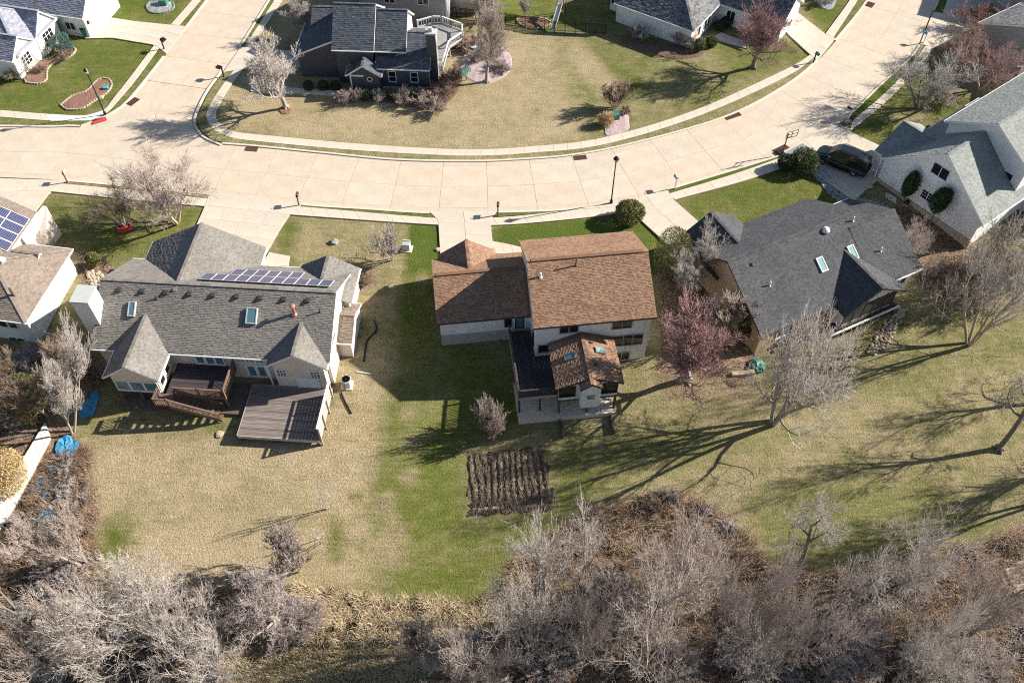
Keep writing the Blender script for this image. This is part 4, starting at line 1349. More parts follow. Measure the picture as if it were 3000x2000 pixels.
for yy in (8.8, 14.7):
    MB().box(3.16, 3.34, yy - .1, yy + .1, 1.6, 2.0).build('wall_lamp', MAT['black_metal'], A_.root)

# ================================================================ houses cut by the frame
C_ = House('back_grey_house', at(1070, 18, 2.5), -5.5, 'grey house wall with white corner board just behind the slate house')
C_.block(-1.0, 10.0, -.3, 8, -.3, 5.2, 7.6, roof='shingle_smoke', wall='grey_siding', ov=.35)
C_.block(9.0, 15.0, 3.5, 10, -.3, 3.0, 5.0, roof='shingle_smoke', wall='cream_siding', ov=.3)
C_.finish(.24, .42)
MB().box(9.66, 9.82, .0, .12, -.3, 5.1).build('corner_board', MAT['white_paint'], C_.root)
C_.window(3, .05, 3.6, -90, 1.2, 1.0, 2, 1); C_.window(7, .05, 3.6, -90, 1.2, 1.0, 2, 1)
E_ = House('stone_porch_house', at(2952, 118, 2.8), 33.0, 'grey-roofed house with stone porch cut by the right edge, red trees in front')
E_.block(0, 9, -7.0, 4.0, -.3, 2.9, 5.4, roof='shingle_smoke', wall='grey_siding', ov=.4)
E_.block(-2.6, 3.0, -8.5, -3.6, -.2, 2.5, 3.9, 'x', roof='shingle_smoke', wall='cream_siding', ov=.3)
E_.finish(.24, .42)
E_.window(.3, -1.6, 1.3, 180, 1.3, 1.4, 3, 1); E_.window(-2.3, -6.0, 1.2, 180, 1.8, 1.0, 3, 1)
K_ = House('corner_garage_house', at(2990, -6, 2.8), 20.0, 'house at the upper right corner whose shadow crosses the street')
K_.block(0, 9, -2, 9, -.3, 2.8, 5.6, roof='shingle_smoke', wall='grey_siding', ov=.4)
K_.finish(.26, .45)
K_.window(.3, 2, 1.3, 180, 1.6, 1.2, 4, 4)
# ---------------------------------------------------------------- bare trees and shrubs
def bark(name, c0, c1, rough=.9):
    return simple(name, c0, c1, 6, rough, 25, .5, .01, spec=.1)
bark('bark_grey', (.40, .355, .31), (.27, .235, .205)); bark('bark_dark', (.16, .135, .115), (.25, .215, .185)); bark('bark_tan', (.46, .385, .30), (.32, .26, .205))
simple('twig_pale', (.60, .54, .50), (.43, .385, .355), 3, .9, spec=.1); simple('twig_pink', (.51, .425, .385), (.36, .295, .265), 3, .9, spec=.1)
simple('twig_grey', (.47, .435, .40), (.33, .30, .28), 3, .9, spec=.1); simple('twig_brown', (.37, .285, .215), (.25, .185, .14), 3, .9, spec=.1)
simple('twig_red', (.40, .26, .245), (.28, .165, .16), 3, .9, spec=.1); simple('twig_mauve', (.46, .39, .37), (.33, .275, .26), 3, .9, spec=.1)

def tubes_mesh(name, segs, sides):
    """segs: array (n, 8) of p0, p1, r0, r1 -> one mesh of tapered tubes."""
    S = np.asarray(segs, np.float64)
    p0, p1, r0, r1 = S[:, 0:3], S[:, 3:6], S[:, 6], S[:, 7]
    d = p1 - p0
    L = np.linalg.norm(d, axis=1); L[L < 1e-6] = 1e-6
    d = d / L[:, None]
    ref = np.where(np.abs(d[:, 2:3]) < .9, np.array([[0, 0, 1.]]), np.array([[1., 0, 0]]))
    u = np.cross(d, ref); u /= np.linalg.norm(u, axis=1)[:, None]
    v = np.cross(d, u)
    n = len(S)
    V = np.zeros((n, 2 * sides, 3))
    for k in range(sides):
        t = 2 * math.pi * k / sides
        o = u * math.cos(t) + v * math.sin(t)
        V[:, k] = p0 + o * r0[:, None]
        V[:, sides + k] = p1 + o * r1[:, None]
    base = (np.arange(n) * 2 * sides)[:, None]
    Fs = []
    for k in range(sides):
        k2 = (k + 1) % sides
        Fs.append(base + np.array([[k, k2, sides + k2, sides + k]]))
    F = np.stack(Fs, 1).reshape(-1, 4)
    me = bpy.data.meshes.new(name)
    V = V.reshape(-1, 3)
    me.vertices.add(len(V)); me.vertices.foreach_set('co', V.ravel())
    me.loops.add(F.size); me.loops.foreach_set('vertex_index', F.ravel().astype(np.int32))
    me.polygons.add(len(F)); me.polygons.foreach_set('loop_start', np.arange(0, F.size, 4)); me.polygons.foreach_set('loop_total', np.full(len(F), 4))
    me.polygons.foreach_set('use_smooth', [True] * len(F))
    me.update()
    return me

def grow(seed, height, stems=1, trunk_r=.18, clear=.25, limbs=6, spread=.9, levels=5, kids=(6, 6, 5, 5), up=.25, ratio=(.6, .55, .5, .5), wander=.22, lean=(0, 0), twig=.011, stem_spread=.25, droop=0.0):
    """Branching skeleton -> (trunk segments, twig segments)."""
    rnd = random.Random(seed)
    trunk, crown = [], []
    def branch(p, d, L, r, lev):
        nseg = 5 if lev == 0 else (4 if lev < 3 else (3 if lev == 3 else 2))
        pts = [p]; dirs = [d]
        rr = [r]
        for k in range(nseg):
            w = wander * (.35 if lev == 0 else (1.0 if lev < 3 else .6))
            d = Vector((d.x + rnd.gauss(0, w), d.y + rnd.gauss(0, w), d.z + rnd.gauss(0, w) + up * (.5 if lev else .2) - droop * (lev > 2)))
            d.normalize()
            p = p + d * (L / nseg)
            pts.append(p); dirs.append(d)
            f = (k + 1) / nseg
            rr.append(max(twig * .55, r * (1 - f * (.55 if lev == 0 else .72))))
        tgt = trunk if lev <= 1 else crown
        for k in range(nseg):
            a, b = pts[k], pts[k + 1]
            tgt.append((a.x, a.y, a.z, b.x, b.y, b.z, rr[k], rr[k + 1]))
        if lev >= levels: return
        n = limbs if lev == 0 else kids[min(lev - 1, len(kids) - 1)]
        n = max(2, int(round(n * rnd.uniform(.75, 1.25))))
        s0 = clear if lev == 0 else .22
        ph = rnd.uniform(0, 6.28)
        for k in range(n):
            f = s0 + (1 - s0) * ((k + rnd.uniform(.1, .9)) / n)
            q = f * nseg; i = min(int(q), nseg - 1); t = q - i
            bp = pts[i].lerp(pts[i + 1], t); bd = dirs[i + 1]
            ph += 2.4 + rnd.uniform(-.5, .5)
            side = bd.orthogonal().normalized()
            side = Matrix.Rotation(ph, 3, bd) @ side
            sp = spread * rnd.uniform(.65, 1.25) * (1 if lev else (1.15 - .45 * f))
            nd = (bd + side * sp + Vector((0, 0, up * .6))).normalized()
            rl = ratio[min(lev, len(ratio) - 1)]
            ln = L * rl * rnd.uniform(.7, 1.2) * (1.12 - .45 * f if lev == 0 else 1.1 - .35 * f)
            br = max(twig, rr[i] * (rnd.uniform(.5, .7) if lev < 1 else rnd.uniform(.42, .6)))
            branch(bp, nd, ln, br, lev + 1)
        # the leader keeps going
        if lev > 0:
            branch(pts[-1], dirs[-1], L * .55, max(twig, rr[-1]), lev + 1)
    for s in range(stems):
        a = 2 * math.pi * s / stems + rnd.uniform(-.4, .4)
        ss = stem_spread * (1 if stems > 1 else 0) * rnd.uniform(.5, 1.3)
        d = Vector((math.cos(a) * ss + lean[0], math.sin(a) * ss + lean[1], 1)).normalized()
        b = Vector((math.cos(a) * trunk_r * .45 * (stems > 1), math.sin(a) * trunk_r * .45 * (stems > 1), -.25))
        branch(b, d, height * .62 * rnd.uniform(.85, 1.1), trunk_r * (1 if stems == 1 else .7), 0)
    if stems == 1:      # flare of roots at the foot
        for k in range(5):
            a = 2 * math.pi * k / 5 + rnd.uniform(-.3, .3)
            trunk.append((0, 0, .35, math.cos(a) * trunk_r * 2.4, math.sin(a) * trunk_r * 2.4, -.12, trunk_r * .6, trunk_r * .25))
    return trunk, crown

PROTO = {}
def proto(key, tw, bk, kind='tree', parts=('trunk', 'crown'), **k):
    t, c = grow(**k)
    mt = tubes_mesh('trunk', t, 6); mc = tubes_mesh('crown', c, 3)
    mt.materials.append(MAT[bk]); mc.materials.append(MAT[tw])
    # true extent so a copy can be scaled to the height seen in the photo
    top = max(max(s[2], s[5]) for s in t + c)
    rad = float(np.percentile([math.hypot(s[3], s[4]) for s in c], 95))
    PROTO[key] = (mt, mc, top, rad)

proto('spread', 'twig_pink', 'bark_grey', seed=11, height=6.5, stems=4, trunk_r=.17, clear=.35, limbs=5, spread=.75, kids=(5, 5, 4, 2), up=.16, stem_spread=.42, ratio=(.62, .58, .58, .62))
proto('oval', 'twig_grey', 'bark_grey', seed=21, height=9, trunk_r=.17, clear=.28, limbs=15, spread=.95, kids=(5, 5, 4, 3), up=.34, ratio=(.46, .56, .58, .62))
proto('oval2', 'twig_pale', 'bark_grey', seed=23, height=8, stems=2, trunk_r=.16, clear=.25, limbs=10, spread=.8, kids=(5, 5, 4, 3), up=.38, ratio=(.5, .56, .58, .62), stem_spread=.18)
proto('big', 'twig_grey', 'bark_dark', seed=31, height=12, trunk_r=.34, clear=.22, limbs=9, spread=.9, kids=(5, 5, 4, 3), up=.17, ratio=(.72, .58, .58, .6), twig=.015)
proto('big2', 'twig_pale', 'bark_grey', seed=37, height=12, trunk_r=.32, clear=.3, limbs=6, spread=1.0, kids=(5, 5, 4, 3), up=.12, ratio=(.78, .58, .58, .6), twig=.015)
proto('big3', 'twig_pink', 'bark_dark', seed=41, height=11, stems=2, trunk_r=.3, clear=.28, limbs=6, spread=.95, kids=(5, 5, 4, 3), up=.1, ratio=(.74, .58, .58, .6), twig=.015, stem_spread=.4)
proto('lean', 'twig_grey', 'bark_dark', seed=43, height=11, trunk_r=.27, clear=.35, limbs=6, spread=.85, kids=(5, 5, 4, 2), up=.14, ratio=(.66, .58, .58, .6), lean=(.35, .2), twig=.014)
proto('wide', 'twig_pale', 'bark_grey', seed=83, height=9.5, stems=5, trunk_r=.27, clear=.2, limbs=5, spread=.85, kids=(5, 4, 3, 2), up=.14, ratio=(.6, .58, .58, .6), twig=.013, stem_spread=.42)
proto('wide2', 'twig_grey', 'bark_grey', seed=89, height=9.5, stems=4, trunk_r=.28, clear=.25, limbs=5, spread=.9, kids=(5, 4, 3, 2), up=.12, ratio=(.62, .58, .58, .6), twig=.013, stem_spread=.5)
proto('vase', 'twig_brown', 'bark_tan', seed=51, height=3.4, stems=7, trunk_r=.05, clear=.2, limbs=6, spread=.5, levels=4, kids=(6, 6, 4), up=.4, stem_spread=.32, ratio=(.5, .5, .5), twig=.009)
proto('bush', 'twig_pink', 'bark_tan', seed=53, height=1.7, stems=9, trunk_r=.035, clear=.1, limbs=6, spread=.75, levels=4, kids=(6, 5, 4), up=.22, stem_spread=.75, ratio=(.6, .55, .5), twig=.008)
proto('round', 'twig_pale', 'bark_tan', seed=57, height=3.2, stems=3, trunk_r=.07, clear=.22, limbs=9, spread=.85, levels=4, kids=(6, 6, 4), up=.25, stem_spread=.3, ratio=(.58, .52, .5), twig=.010)
proto('thicket', 'twig_pale', 'bark_tan', seed=61, height=3.6, stems=11, trunk_r=.045, clear=.2, limbs=6, spread=.7, levels=4, kids=(6, 5, 4), up=.12, stem_spread=.95, ratio=(.55, .55, .5), twig=.010, wander=.28)
proto('thicket2', 'twig_mauve', 'bark_grey', seed=67, height=4.6, stems=7, trunk_r=.06, clear=.25, limbs=7, spread=.8, levels=4, kids=(6, 6, 4), up=.1, stem_spread=.7, ratio=(.6, .55, .5), twig=.010, wander=.3)
proto('sapling', 'twig_pale', 'bark_tan', seed=71, height=3.2, stems=3, trunk_r=.035, clear=.3, limbs=4, spread=.6, levels=3, kids=(4, 3), up=.3, stem_spread=.3, ratio=(.5, .5), twig=.008)
print('tree tris', {k: (len(v[0].polygons) + len(v[1].polygons)) * 2 for k, v in PROTO.items()})

def tree(name, key, px, py, h, label, cat='tree', group=None, rot=None, wid=1.0, tw=None, bk=None, parts=('trunk', 'crown'), tilt=(0, 0), xyz=None, top_py=None, wpx=None):
    mt, mc, top, rad = PROTO[key]
    g = xyz or ground(px, py)
    if top_py is not None:      # height and spread as surveyed
        lo, hi = 0.3, 22.0
        for _ in range(40):
            md = (lo + hi) / 2
            dep = g[1] * math.cos(PITCH) + (CAMH - g[2] - md) * math.sin(PITCH)
            yy = 1000 - FPX * (g[1] * math.sin(PITCH) - (CAMH - g[2] - md) * math.cos(PITCH)) / dep
            lo, hi = (md, hi) if yy > top_py else (lo, md)
        h = md
        dep = g[1] * math.cos(PITCH) + (CAMH - g[2] - h * .7) * math.sin(PITCH)
        wid = (wpx / 2 * dep / FPX) / (rad * h / top)
    e = empty(name, g, 0, label, cat, group)
    rot = random.uniform(0, 6.28) if rot is None else R(rot)
    e.rotation_euler = (tilt[0], tilt[1], rot)
    s = h / top
    e.scale = (s * wid, s * wid, s)
    for nm, me, mm in ((parts[0], mt, bk), (parts[1], mc, tw)):
        o = obj(nm, me, e)
        if mm:
            o.material_slots[0].link = 'OBJECT'
            o.material_slots[0].material = MAT[mm]
    return e

SP = ('stems', 'twigs')
# street and garden trees ------------------------------------------------
tree('bare_tree', 'spread', 516, 652, 6.6, 'wide many-stemmed bare tree on the front lawn beside the pavement at left', wid=1.15, rot=20, bk='bark_tan', top_py=455, wpx=290)
tree('bare_tree', 'spread', 366, 660, 4.6, 'smaller bare tree growing from a red ring on the left front lawn', wid=1.0, rot=100, tw='twig_brown', top_py=545, wpx=175)
tree('bare_tree', 'oval', 838, 317, 9.2, 'pale bare tree standing before the slate house at the street corner', tw='twig_pale', rot=40, wid=1.0, top_py=85, wpx=180)
tree('bare_tree', 'oval', 885, 104, 6.0, 'small straw-coloured bare tree on the lawn left of the slate house', tw='twig_grey', bk='bark_tan', rot=140, top_py=-15, wpx=90)
tree('bare_tree', 'oval', 1425, 240, 10.0, 'tall slender bare tree standing in the round pink gravel bed', tw='twig_pink', rot=200, wid=.85, top_py=-20, wpx=125)
tree('bare_tree', 'vase', 1800, 318, 4.2, 'vase-shaped brown shrub behind the green utility box', cat='shrub', tw='twig_brown', wid=1.15, parts=SP, top_py=222, wpx=95)
tree('red_tree', 'oval', 2205, 199, 9.0, 'red-twigged bare tree on the curved corner lawn near the top driveway', tw='twig_red', bk='bark_dark', rot=80, wid=1.1, top_py=-20, wpx=180)
tree('bare_tree', 'spread', 2692, 318, 6.0, 'dark low bare tree beside the pavement above the white gable house', tw='twig_grey', bk='bark_dark', wid=1.25, rot=30, top_py=150, wpx=240)
tree('bare_tree', 'spread', 2800, 175, 6.0, 'tan-twigged bare tree in front of the right-hand driveway', tw='twig_brown', bk='bark_dark', wid=.85, rot=70, top_py=70, wpx=160)
tree('red_tree', 'big3', 2870, 262, 6.8, 'broad red-twigged tree before the stone porch house', tw='twig_red', bk='bark_grey', wid=1.0, rot=10, top_py=95, wpx=240)
tree('red_shrub', 'round', 2850, 84, 3.2, 'left of two red shrubs under the top right corner', cat='shrub', tw='twig_red', wid=1.35, parts=SP, top_py=10, wpx=120)
tree('red_shrub', 'round', 2935, 92, 3.4, 'right of two red shrubs under the top right corner', cat='shrub', tw='twig_red', wid=1.35, parts=SP, top_py=15, wpx=120)
tree('bare_tree', 'round', 1150, 762, 4.3, 'pale fuzzy bare shrub beside the white utility cabinet', cat='shrub', tw='twig_pale', wid=1.15, parts=SP, top_py=652, wpx=110)
tree('bare_tree', 'oval2', 2012, 872, 6.8, 'multi-stemmed grey tree between the brown and charcoal roofs', tw='twig_grey', rot=15, wid=1.15, top_py=712, wpx=200)
tree('red_tree', 'oval', 2008, 1112, 8.0, 'red-twigged tree behind the brown-roofed house on its right side', tw='twig_red', bk='bark_grey', rot=65, wid=1.25, top_py=862, wpx=270)
tree('bare_tree', 'vase', 2105, 985, 4.0, 'pale shrubby tree against the tan gable wall', cat='shrub', tw='twig_pink', parts=SP, wid=1.1, top_py=835, wpx=140)
tree('bare_tree', 'wide', 2266, 1238, 10.0, 'large bare tree on the back lawn in front of the charcoal roof', rot=35, wid=.95, tw='twig_pale', top_py=870, wpx=360)
tree('bare_tree', 'wide2', 2838, 1008, 9.8, 'large bare tree at right whose long shadow crosses the lawn', rot=160, wid=.95, bk='bark_tan', tw='twig_grey', tilt=(0, .12), top_py=655, wpx=300)
tree('bare_tree', 'lean', 2925, 1315, 10.5, 'dark leaning bare tree at the right edge of the back lawn', rot=0, tw='twig_grey', top_py=1040, wpx=280)
tree('bare_tree', 'big3', 3020, 1480, 10.0, 'thick-trunked bare tree standing right at the right edge of the photo', rot=50, tw='twig_grey', top_py=1180, wpx=340)
tree('bare_tree', 'big', 3140, 1370, 9.5, 'bare tree outside the right edge level with the leaning tree', rot=30)
tree('bare_tree', 'lean', 3090, 1180, 10.0, 'bare tree just outside the right edge above the lawn', rot=30)
tree('bare_tree', 'bush', 1437, 1268, 4.0, 'small tan round-headed bare tree in the shade left of the dark deck', tw='twig_pink', wid=1.0, top_py=1150, wpx=108)
tree('bare_tree', 'spread', 2655, 905 - 150, 4.6, 'pale thorny bare tree between charcoal roof and white gable', tw='twig_pink', bk='bark_tan', wid=.95)
tree('bare_tree', 'oval', 2800, 860, 6.8, 'bare tree in the bark bed below the white gable house', tw='twig_brown', wid=1.1, top_py=690, wpx=180)
tree('bare_tree', 'thicket2', 2935, 850, 6.0, 'loose grey bare tree right of the white gable house', tw='twig_grey', bk='bark_tan', top_py=640, wpx=230)
tree('bare_tree', 'sapling', 962, 1490, 4.2, 'thin pale sapling on the straw-coloured back lawn', bk='bark_tan', rot=20, top_py=1400, wpx=70)
tree('bare_tree', 'sapling', 945, 1580, 3.2, 'lower thin sapling leaning left on the straw-coloured lawn', bk='bark_tan', rot=90, tilt=(0, -.5))
tree('bare_tree', 'vase', 868, 1672, 4.0, 'mauve-tipped young tree at the lower edge of the straw lawn', tw='twig_mauve', parts=SP, top_py=1545, wpx=140)
tree('bare_tree', 'oval2', 215, 1268, 6.4, 'silver bare tree beside the upper end of the white path', tw='twig_pale', wid=1.15, rot=50, tilt=(.1, .25), top_py=1030, wpx=210)
tree('bare_tree', 'oval', 205, 1110, 5.2, 'bare tree below the fence between the two left houses', tw='twig_brown', wid=1.1, top_py=985, wpx=140)
tree('bare_tree', 'oval2', 135, 1215, 7.2, 'tangled bare tree behind the olive evergreen at left', tw='twig_brown', wid=1.3, tilt=(0, -.2), top_py=1010, wpx=270)
tree('bare_tree', 'sapling', 75, 235, 3.8, 'thin bare tree in the mulch bed of the pale corner house', bk='bark_tan', wid=1.1)
tree('bare_tree', 'oval', 1424, 62, 5.4, 'pale bare tree beyond the black iron fence', tw='twig_grey', top_py=-60, wpx=110)
tree('bare_tree', 'vase', 1540, 48, 3.0, 'small bare tree in the fenced yard bed', tw='twig_grey', parts=SP)
# the belt of trees along the bottom ----------------------------------
low = [('big2', 1842, 1960, 9.5, 'twig_pink', 'tall bare tree with forked grey trunk rising at the bottom centre right', 1.2, 30),
       ('big3', 2105, 1950, 8.5, 'twig_mauve', 'dark double-trunked bare tree low in the thicket at lower right', 1.1, 70),
       ('wide', 1560, 1900, 7.0, 'twig_pale', 'pale bare tree spreading over the grass below the garden plot', 1.25, 190),
       ('wide2', 1705, 1930, 6.0, 'twig_pink', 'bare tree left of the forked grey trunk', 1.0, 100),
       ('lean', 1660, 1800, 7.4, 'twig_pale', 'slanting pale bare tree just below the tilled garden plot', 1.1, 250),
       ('wide', 470, 1890, 8.0, 'twig_pale', 'silver-white bare tree at the lower left below the straw lawn', 1.25, 10),
       ('big3', 300, 1990, 7.5, 'twig_pink', 'pinkish bare tree in the bottom left corner', 1.2, 80),
       ('wide2', 640, 1985, 7.5, 'twig_pale', 'pale bare tree at the bottom beside the grassy clearing', 1.05, 140),
       ('oval2', 250, 1655, 5.5, 'twig_pink', 'bare tree leaning over the blue patches at left', 1.2, 200),
       ('big3', 60, 1800, 7.0, 'twig_brown', 'brown bare tree at the left edge below the white path', 1.1, 300),
       ('lean', 2330, 1680, 8.0, 'twig_grey', 'grey bare tree leaning at the lower end of the right back lawn', 1.0, 20),
       ('lean', 2440, 1880, 8.5, 'twig_grey', 'slim dark-trunked tree leaning right in the lower right thicket', 1.05, 5),
       ('wide2', 2620, 1720, 7.0, 'twig_pale', 'silver-twigged bare tree above the lower right thicket', 1.1, 60),
       ('wide', 2830, 1860, 7.5, 'twig_pink', 'pink-grey bare tree in the lower right brush near the creek', 1.1, 130),
       ('big3', 2250, 1990, 7.5, 'twig_mauve', 'mauve bare tree cut by the bottom edge at right', 1.1, 210),
       ('big', 1380, 2040, 7.5, 'twig_pink', 'bare tree rising from below the frame at the centre', 1.0, 15),
       ('oval2', 1250, 1975, 4.5, 'twig_mauve', 'low bare tree beside the small white marker in the brush', 1.2, 300),
       ('big3', 2600, 2030, 7.5, 'twig_pale', 'bare tree rising from below the frame at lower right', 1.0, 90),
       ('oval', 830, 1830, 4.6, 'twig_mauve', 'mauve bare tree over the tall dead grass at lower centre left', 1.3, 45),
       ('wide', 1960, 1760, 7.0, 'twig_pink', 'pink-grey bare tree filling the thicket right of the forked trunk', 1.15, 330)]
EXT = {1842: (1440, 600), 2105: (1580, 360), 1560: (1600, 360), 1705: (1680, 260), 1660: (1430, 230), 470: (1600, 400), 300: (1720, 360), 640: (1770, 340), 250: (1470, 230), 60: (1560, 260), 2330: (1480, 280), 2440: (1640, 300), 2620: (1500, 330), 2830: (1640, 330), 2250: (1700, 340), 1380: (1790, 330), 1250: (1830, 240), 2600: (1760, 340), 830: (1670, 240), 1960: (1500, 340)}
for key, px, py, h, tw, lab, wid, rot in low:
    tree('bare_tree', key, px, py, h, lab, group='bare trees along the lower edge', tw=tw, wid=wid, rot=rot, top_py=EXT[px][0], wpx=EXT[px][1])
# thicket shrubs: individuals, nothing in the photo tells one from another
rs = random.Random(4)
areas = [([(0, 1700), (285, 1690), (480, 1770), (690, 1790), (640, 1900), (640, 2080), (-60, 2080), (-60, 1760)], 16, 0),
         ([(700, 1760), (960, 1800), (960, 1840), (640, 1890)], 5, 0),
         ([(170, 1350), (255, 1350), (270, 1650), (120, 1640), (30, 1600), (60, 1520), (190, 1480)], 16, 1),
         ([(1480, 1760), (1700, 1650), (1960, 1600), (2120, 1640), (2260, 1760), (2300, 2080), (1280, 2080), (1330, 1880)], 20, 0),
         ([(1840, 1480), (1960, 1440), (2110, 1510), (2180, 1600), (1900, 1610)], 8, 1),
         ([(2300, 1800), (2600, 1730), (2860, 1640), (2930, 1640), (2930, 2080), (2300, 2080)], 15, 0)]
for poly, cnt, short in areas:
    Q = np.array(poly, float)
    done = 0
    while done < cnt:
        x = rs.uniform(Q[:, 0].min(), Q[:, 0].max()); y = rs.uniform(Q[:, 1].min(), Q[:, 1].max())
        if sdist(np.array([x]), np.array([y]), Q)[0] > 0: continue
        if 2880 < x and 1640 < y: continue
        key = 'bush' if short else rs.choice(['thicket', 'thicket', 'thicket2', 'bush'])
        tree('thicket_shrub', key, x, y, rs.uniform(1.5, 3.0) * (1 if key != 'bush' else (.4 if short else .7)), 'tangled leafless shrub of the thicket along the bottom of the photo', 'shrub', 'leafless thicket shrubs',
             rot=rs.uniform(0, 360), wid=rs.uniform(1.0, 1.5), tw=rs.choice(['twig_pale', 'twig_pink', 'twig_mauve', 'twig_brown', 'twig_grey']), parts=SP)
        done += 1
# garden shrubs ----------------------------------------------------------
gs_ = [(1022, 298, 1.9, 1.2, 'twig_pink', 'rounded rusty shrub left of the slate house entry gable'), (1110, 296, 1.7, .8, 'twig_pale', 'narrow pale shrub right of the slate house entry gable'),
       (1183, 300, 2.0, 1.1, 'twig_pink', 'rusty shrub under the two slate house windows'), (1260, 318, 2.2, 1.5, 'twig_pink', 'largest rusty shrub at the slate house corner'),
       (1300, 285, 2.2, 1.3, 'twig_brown', 'brown shrub behind the corner of the slate house'), (1330, 240, 2.0, 1.3, 'twig_brown', 'brown shrub below the angled white deck rail'),
       (1375, 140, 2.0, 1.4, 'twig_red', 'reddish shrub at the foot of the angled deck'), (1400, 175, 1.6, 1.5, 'twig_mauve', 'left mauve shrub in the round gravel bed'),
       (1450, 160, 1.6, 1.5, 'twig_mauve', 'upper mauve shrub in the round gravel bed'), (1465, 205, 1.4, 1.5, 'twig_mauve', 'lower mauve shrub in the round gravel bed'),
       (190, 170, 1.5, 1.2, 'twig_brown', 'brown grassy shrub below the blue-green evergreen'), (50, 220, 2.0, 1.4, 'twig_brown', 'big brown shrub against the pale corner house'), (118, 210, 1.0, 1.2, 'twig_brown', 'low brown shrub in the kidney mulch bed'),
       (1870, 115, 2.2, .9, 'twig_grey', 'grey shrub against the white hip-roofed house wall'), (2000, 130, 2.2, 1.3, 'twig_pale', 'flecked pale shrub at the hip-roofed house corner'), (2160, 70, 2.0, 1.1, 'twig_grey', 'grey shrub in the recess of the hip-roofed house'),
       (2410, 5, 1.6, 1.6, 'twig_grey', 'grey shrub beside the top right street verge'), (2475, 368, .9, 1.0, 'twig_brown', 'small dark planting ring round the right mailbox'),
       (1830, 332, 1.1, 1.1, 'twig_brown', 'low brown shrub right of the green utility box'), (2620, 545, 1.5, .9, 'twig_pale', 'thin pale shrub against the white gable wall'),
       (2640, 735, 1.3, 1.3, 'twig_brown', 'brown shrub in the bark bed below the trellis'), (2755, 800, 1.6, 1.4, 'twig_pink', 'pinkish shrub in the bark bed lower down'),
       (75, 1080, 2.2, 1.3, 'twig_pale', 'pale shrub against the wall of the tan-roofed house'), (280, 1120, 1.6, 1.1, 'twig_brown', 'brown shrub under the sunroom corner'), (1065, 830, .8, 1.3, 'twig_brown', 'low dry shrub beside the long house gable')]
for px, py, h, wid, tw, lab in gs_:
    tree('garden_shrub', 'bush', px, py, h, lab, 'shrub', 'leafless garden shrubs', wid=wid, tw=tw, parts=SP)

# ---------------------------------------------------------------- evergreens (leaf by leaf)
def leaf_mat(name, c0, c1, c2):
    m, nt, bs = nodes_of(name)
    a = N(nt, 'ShaderNodeAttribute', attribute_name='tone')
    r = ramp(nt, a.outputs['Fac'], [(0, c0), (.5, c1), (1, c2)])
    nt.links.new(r.outputs[0], bs.inputs['Base Color'])
    bs.inputs['Roughness'].default_value = .7
    MAT[name] = m
leaf_mat('leaf_green', (.02, .045, .012), (.05, .09, .02), (.12, .16, .035)); leaf_mat('leaf_dark', (.012, .03, .010), (.03, .06, .018), (.06, .10, .03))
leaf_mat('leaf_blue', (.03, .07, .06), (.07, .14, .12), (.14, .23, .20)); leaf_mat('leaf_olive', (.05, .058, .016), (.13, .135, .035), (.25, .225, .06)); leaf_mat('leaf_gold', (.30, .20, .08), (.50, .36, .17), (.62, .48, .26))
def leaf_mesh(seed, n, fn, size, mat, elong=2.0, lumps=10):
    r = np.random.default_rng(seed)
    C = np.array([fn(r) for _ in range(n)])
    lp = r.normal(size=(lumps, 3)); lp /= np.linalg.norm(lp, axis=1)[:, None]
    d = r.normal(size=(n, 3)); d[:, 2] += .4; d /= np.linalg.norm(d, axis=1)[:, None]
    e = np.cross(d, r.normal(size=(n, 3))); e /= np.linalg.norm(e, axis=1)[:, None]
    L = size * r.uniform(.6, 1.4, (n, 1)); Wd = L / elong
    V = np.stack([C - e * Wd * .5, C + d * L * .5 - e * Wd * .1, C + d * L, C + e * Wd * .5 + d * L * .4], 1).reshape(-1, 3)
    F = np.arange(4 * n).reshape(n, 4)
    me = bpy.data.meshes.new('foliage')
    me.vertices.add(len(V)); me.vertices.foreach_set('co', V.ravel())
    me.loops.add(F.size); me.loops.foreach_set('vertex_index', F.ravel().astype(np.int32))
    me.polygons.add(n); me.polygons.foreach_set('loop_start', np.arange(0, 4 * n, 4)); me.polygons.foreach_set('loop_total', np.full(n, 4))
    me.update()
    a = me.attributes.new('tone', 'FLOAT', 'FACE'); a.data.foreach_set('value', r.random(n).astype(np.float32))
    me.materials.append(MAT[mat])
    return me
def ball(a, b, c, z0, lump=.10, seed=0, shell=.35):
    r0 = np.random.default_rng(seed); k = r0.normal(size=(14, 3)); k /= np.linalg.norm(k, axis=1)[:, None]; am = r0.uniform(-1, 1, 14)
    def f(r):
        d = r.normal(size=3); d /= np.linalg.norm(d)
        q = 1 + lump * float(np.sum(am * np.exp(6 * (k @ d - 1))))
        t = q * (1 - shell * r.random() ** 2)
        return np.array([d[0] * a * t, d[1] * b * t, z0 + d[2] * c * t])
    return f
def evergreen(name, label, px, py, me, trunk_h, cat='shrub', group=None, s=1.0, trunk_r=.08, xy=None):
    g = ground(px, py) if xy is None else (xy[0], xy[1], float(tz(*xy)))
    e = empty(name, g, random.uniform(0, 6), label, cat, group)
    e.scale = (s, s, s)
    obj('crown', me, e)
    MB().tube((0, 0, -.2), (0, 0, trunk_h), trunk_r, trunk_r * .7, 7).build('trunk', MAT['bark_dark'], e)
    return e
evergreen('ball_shrub', 'clipped round golden-green shrub beside the driveway in front of the brown roof', 1843, 642, leaf_mesh(1, 9000, ball(1.32, 1.32, 1.05, 1.05, .2, 1, .25), .17, 'leaf_olive'), .9)
evergreen('ball_shrub', 'left of two dark rounded shrubs in front of the black van', 2303, 496, leaf_mesh(2, 6000, ball(.95, .95, .85, .85, .2, 2, .3), .16, 'leaf_dark'), .7)
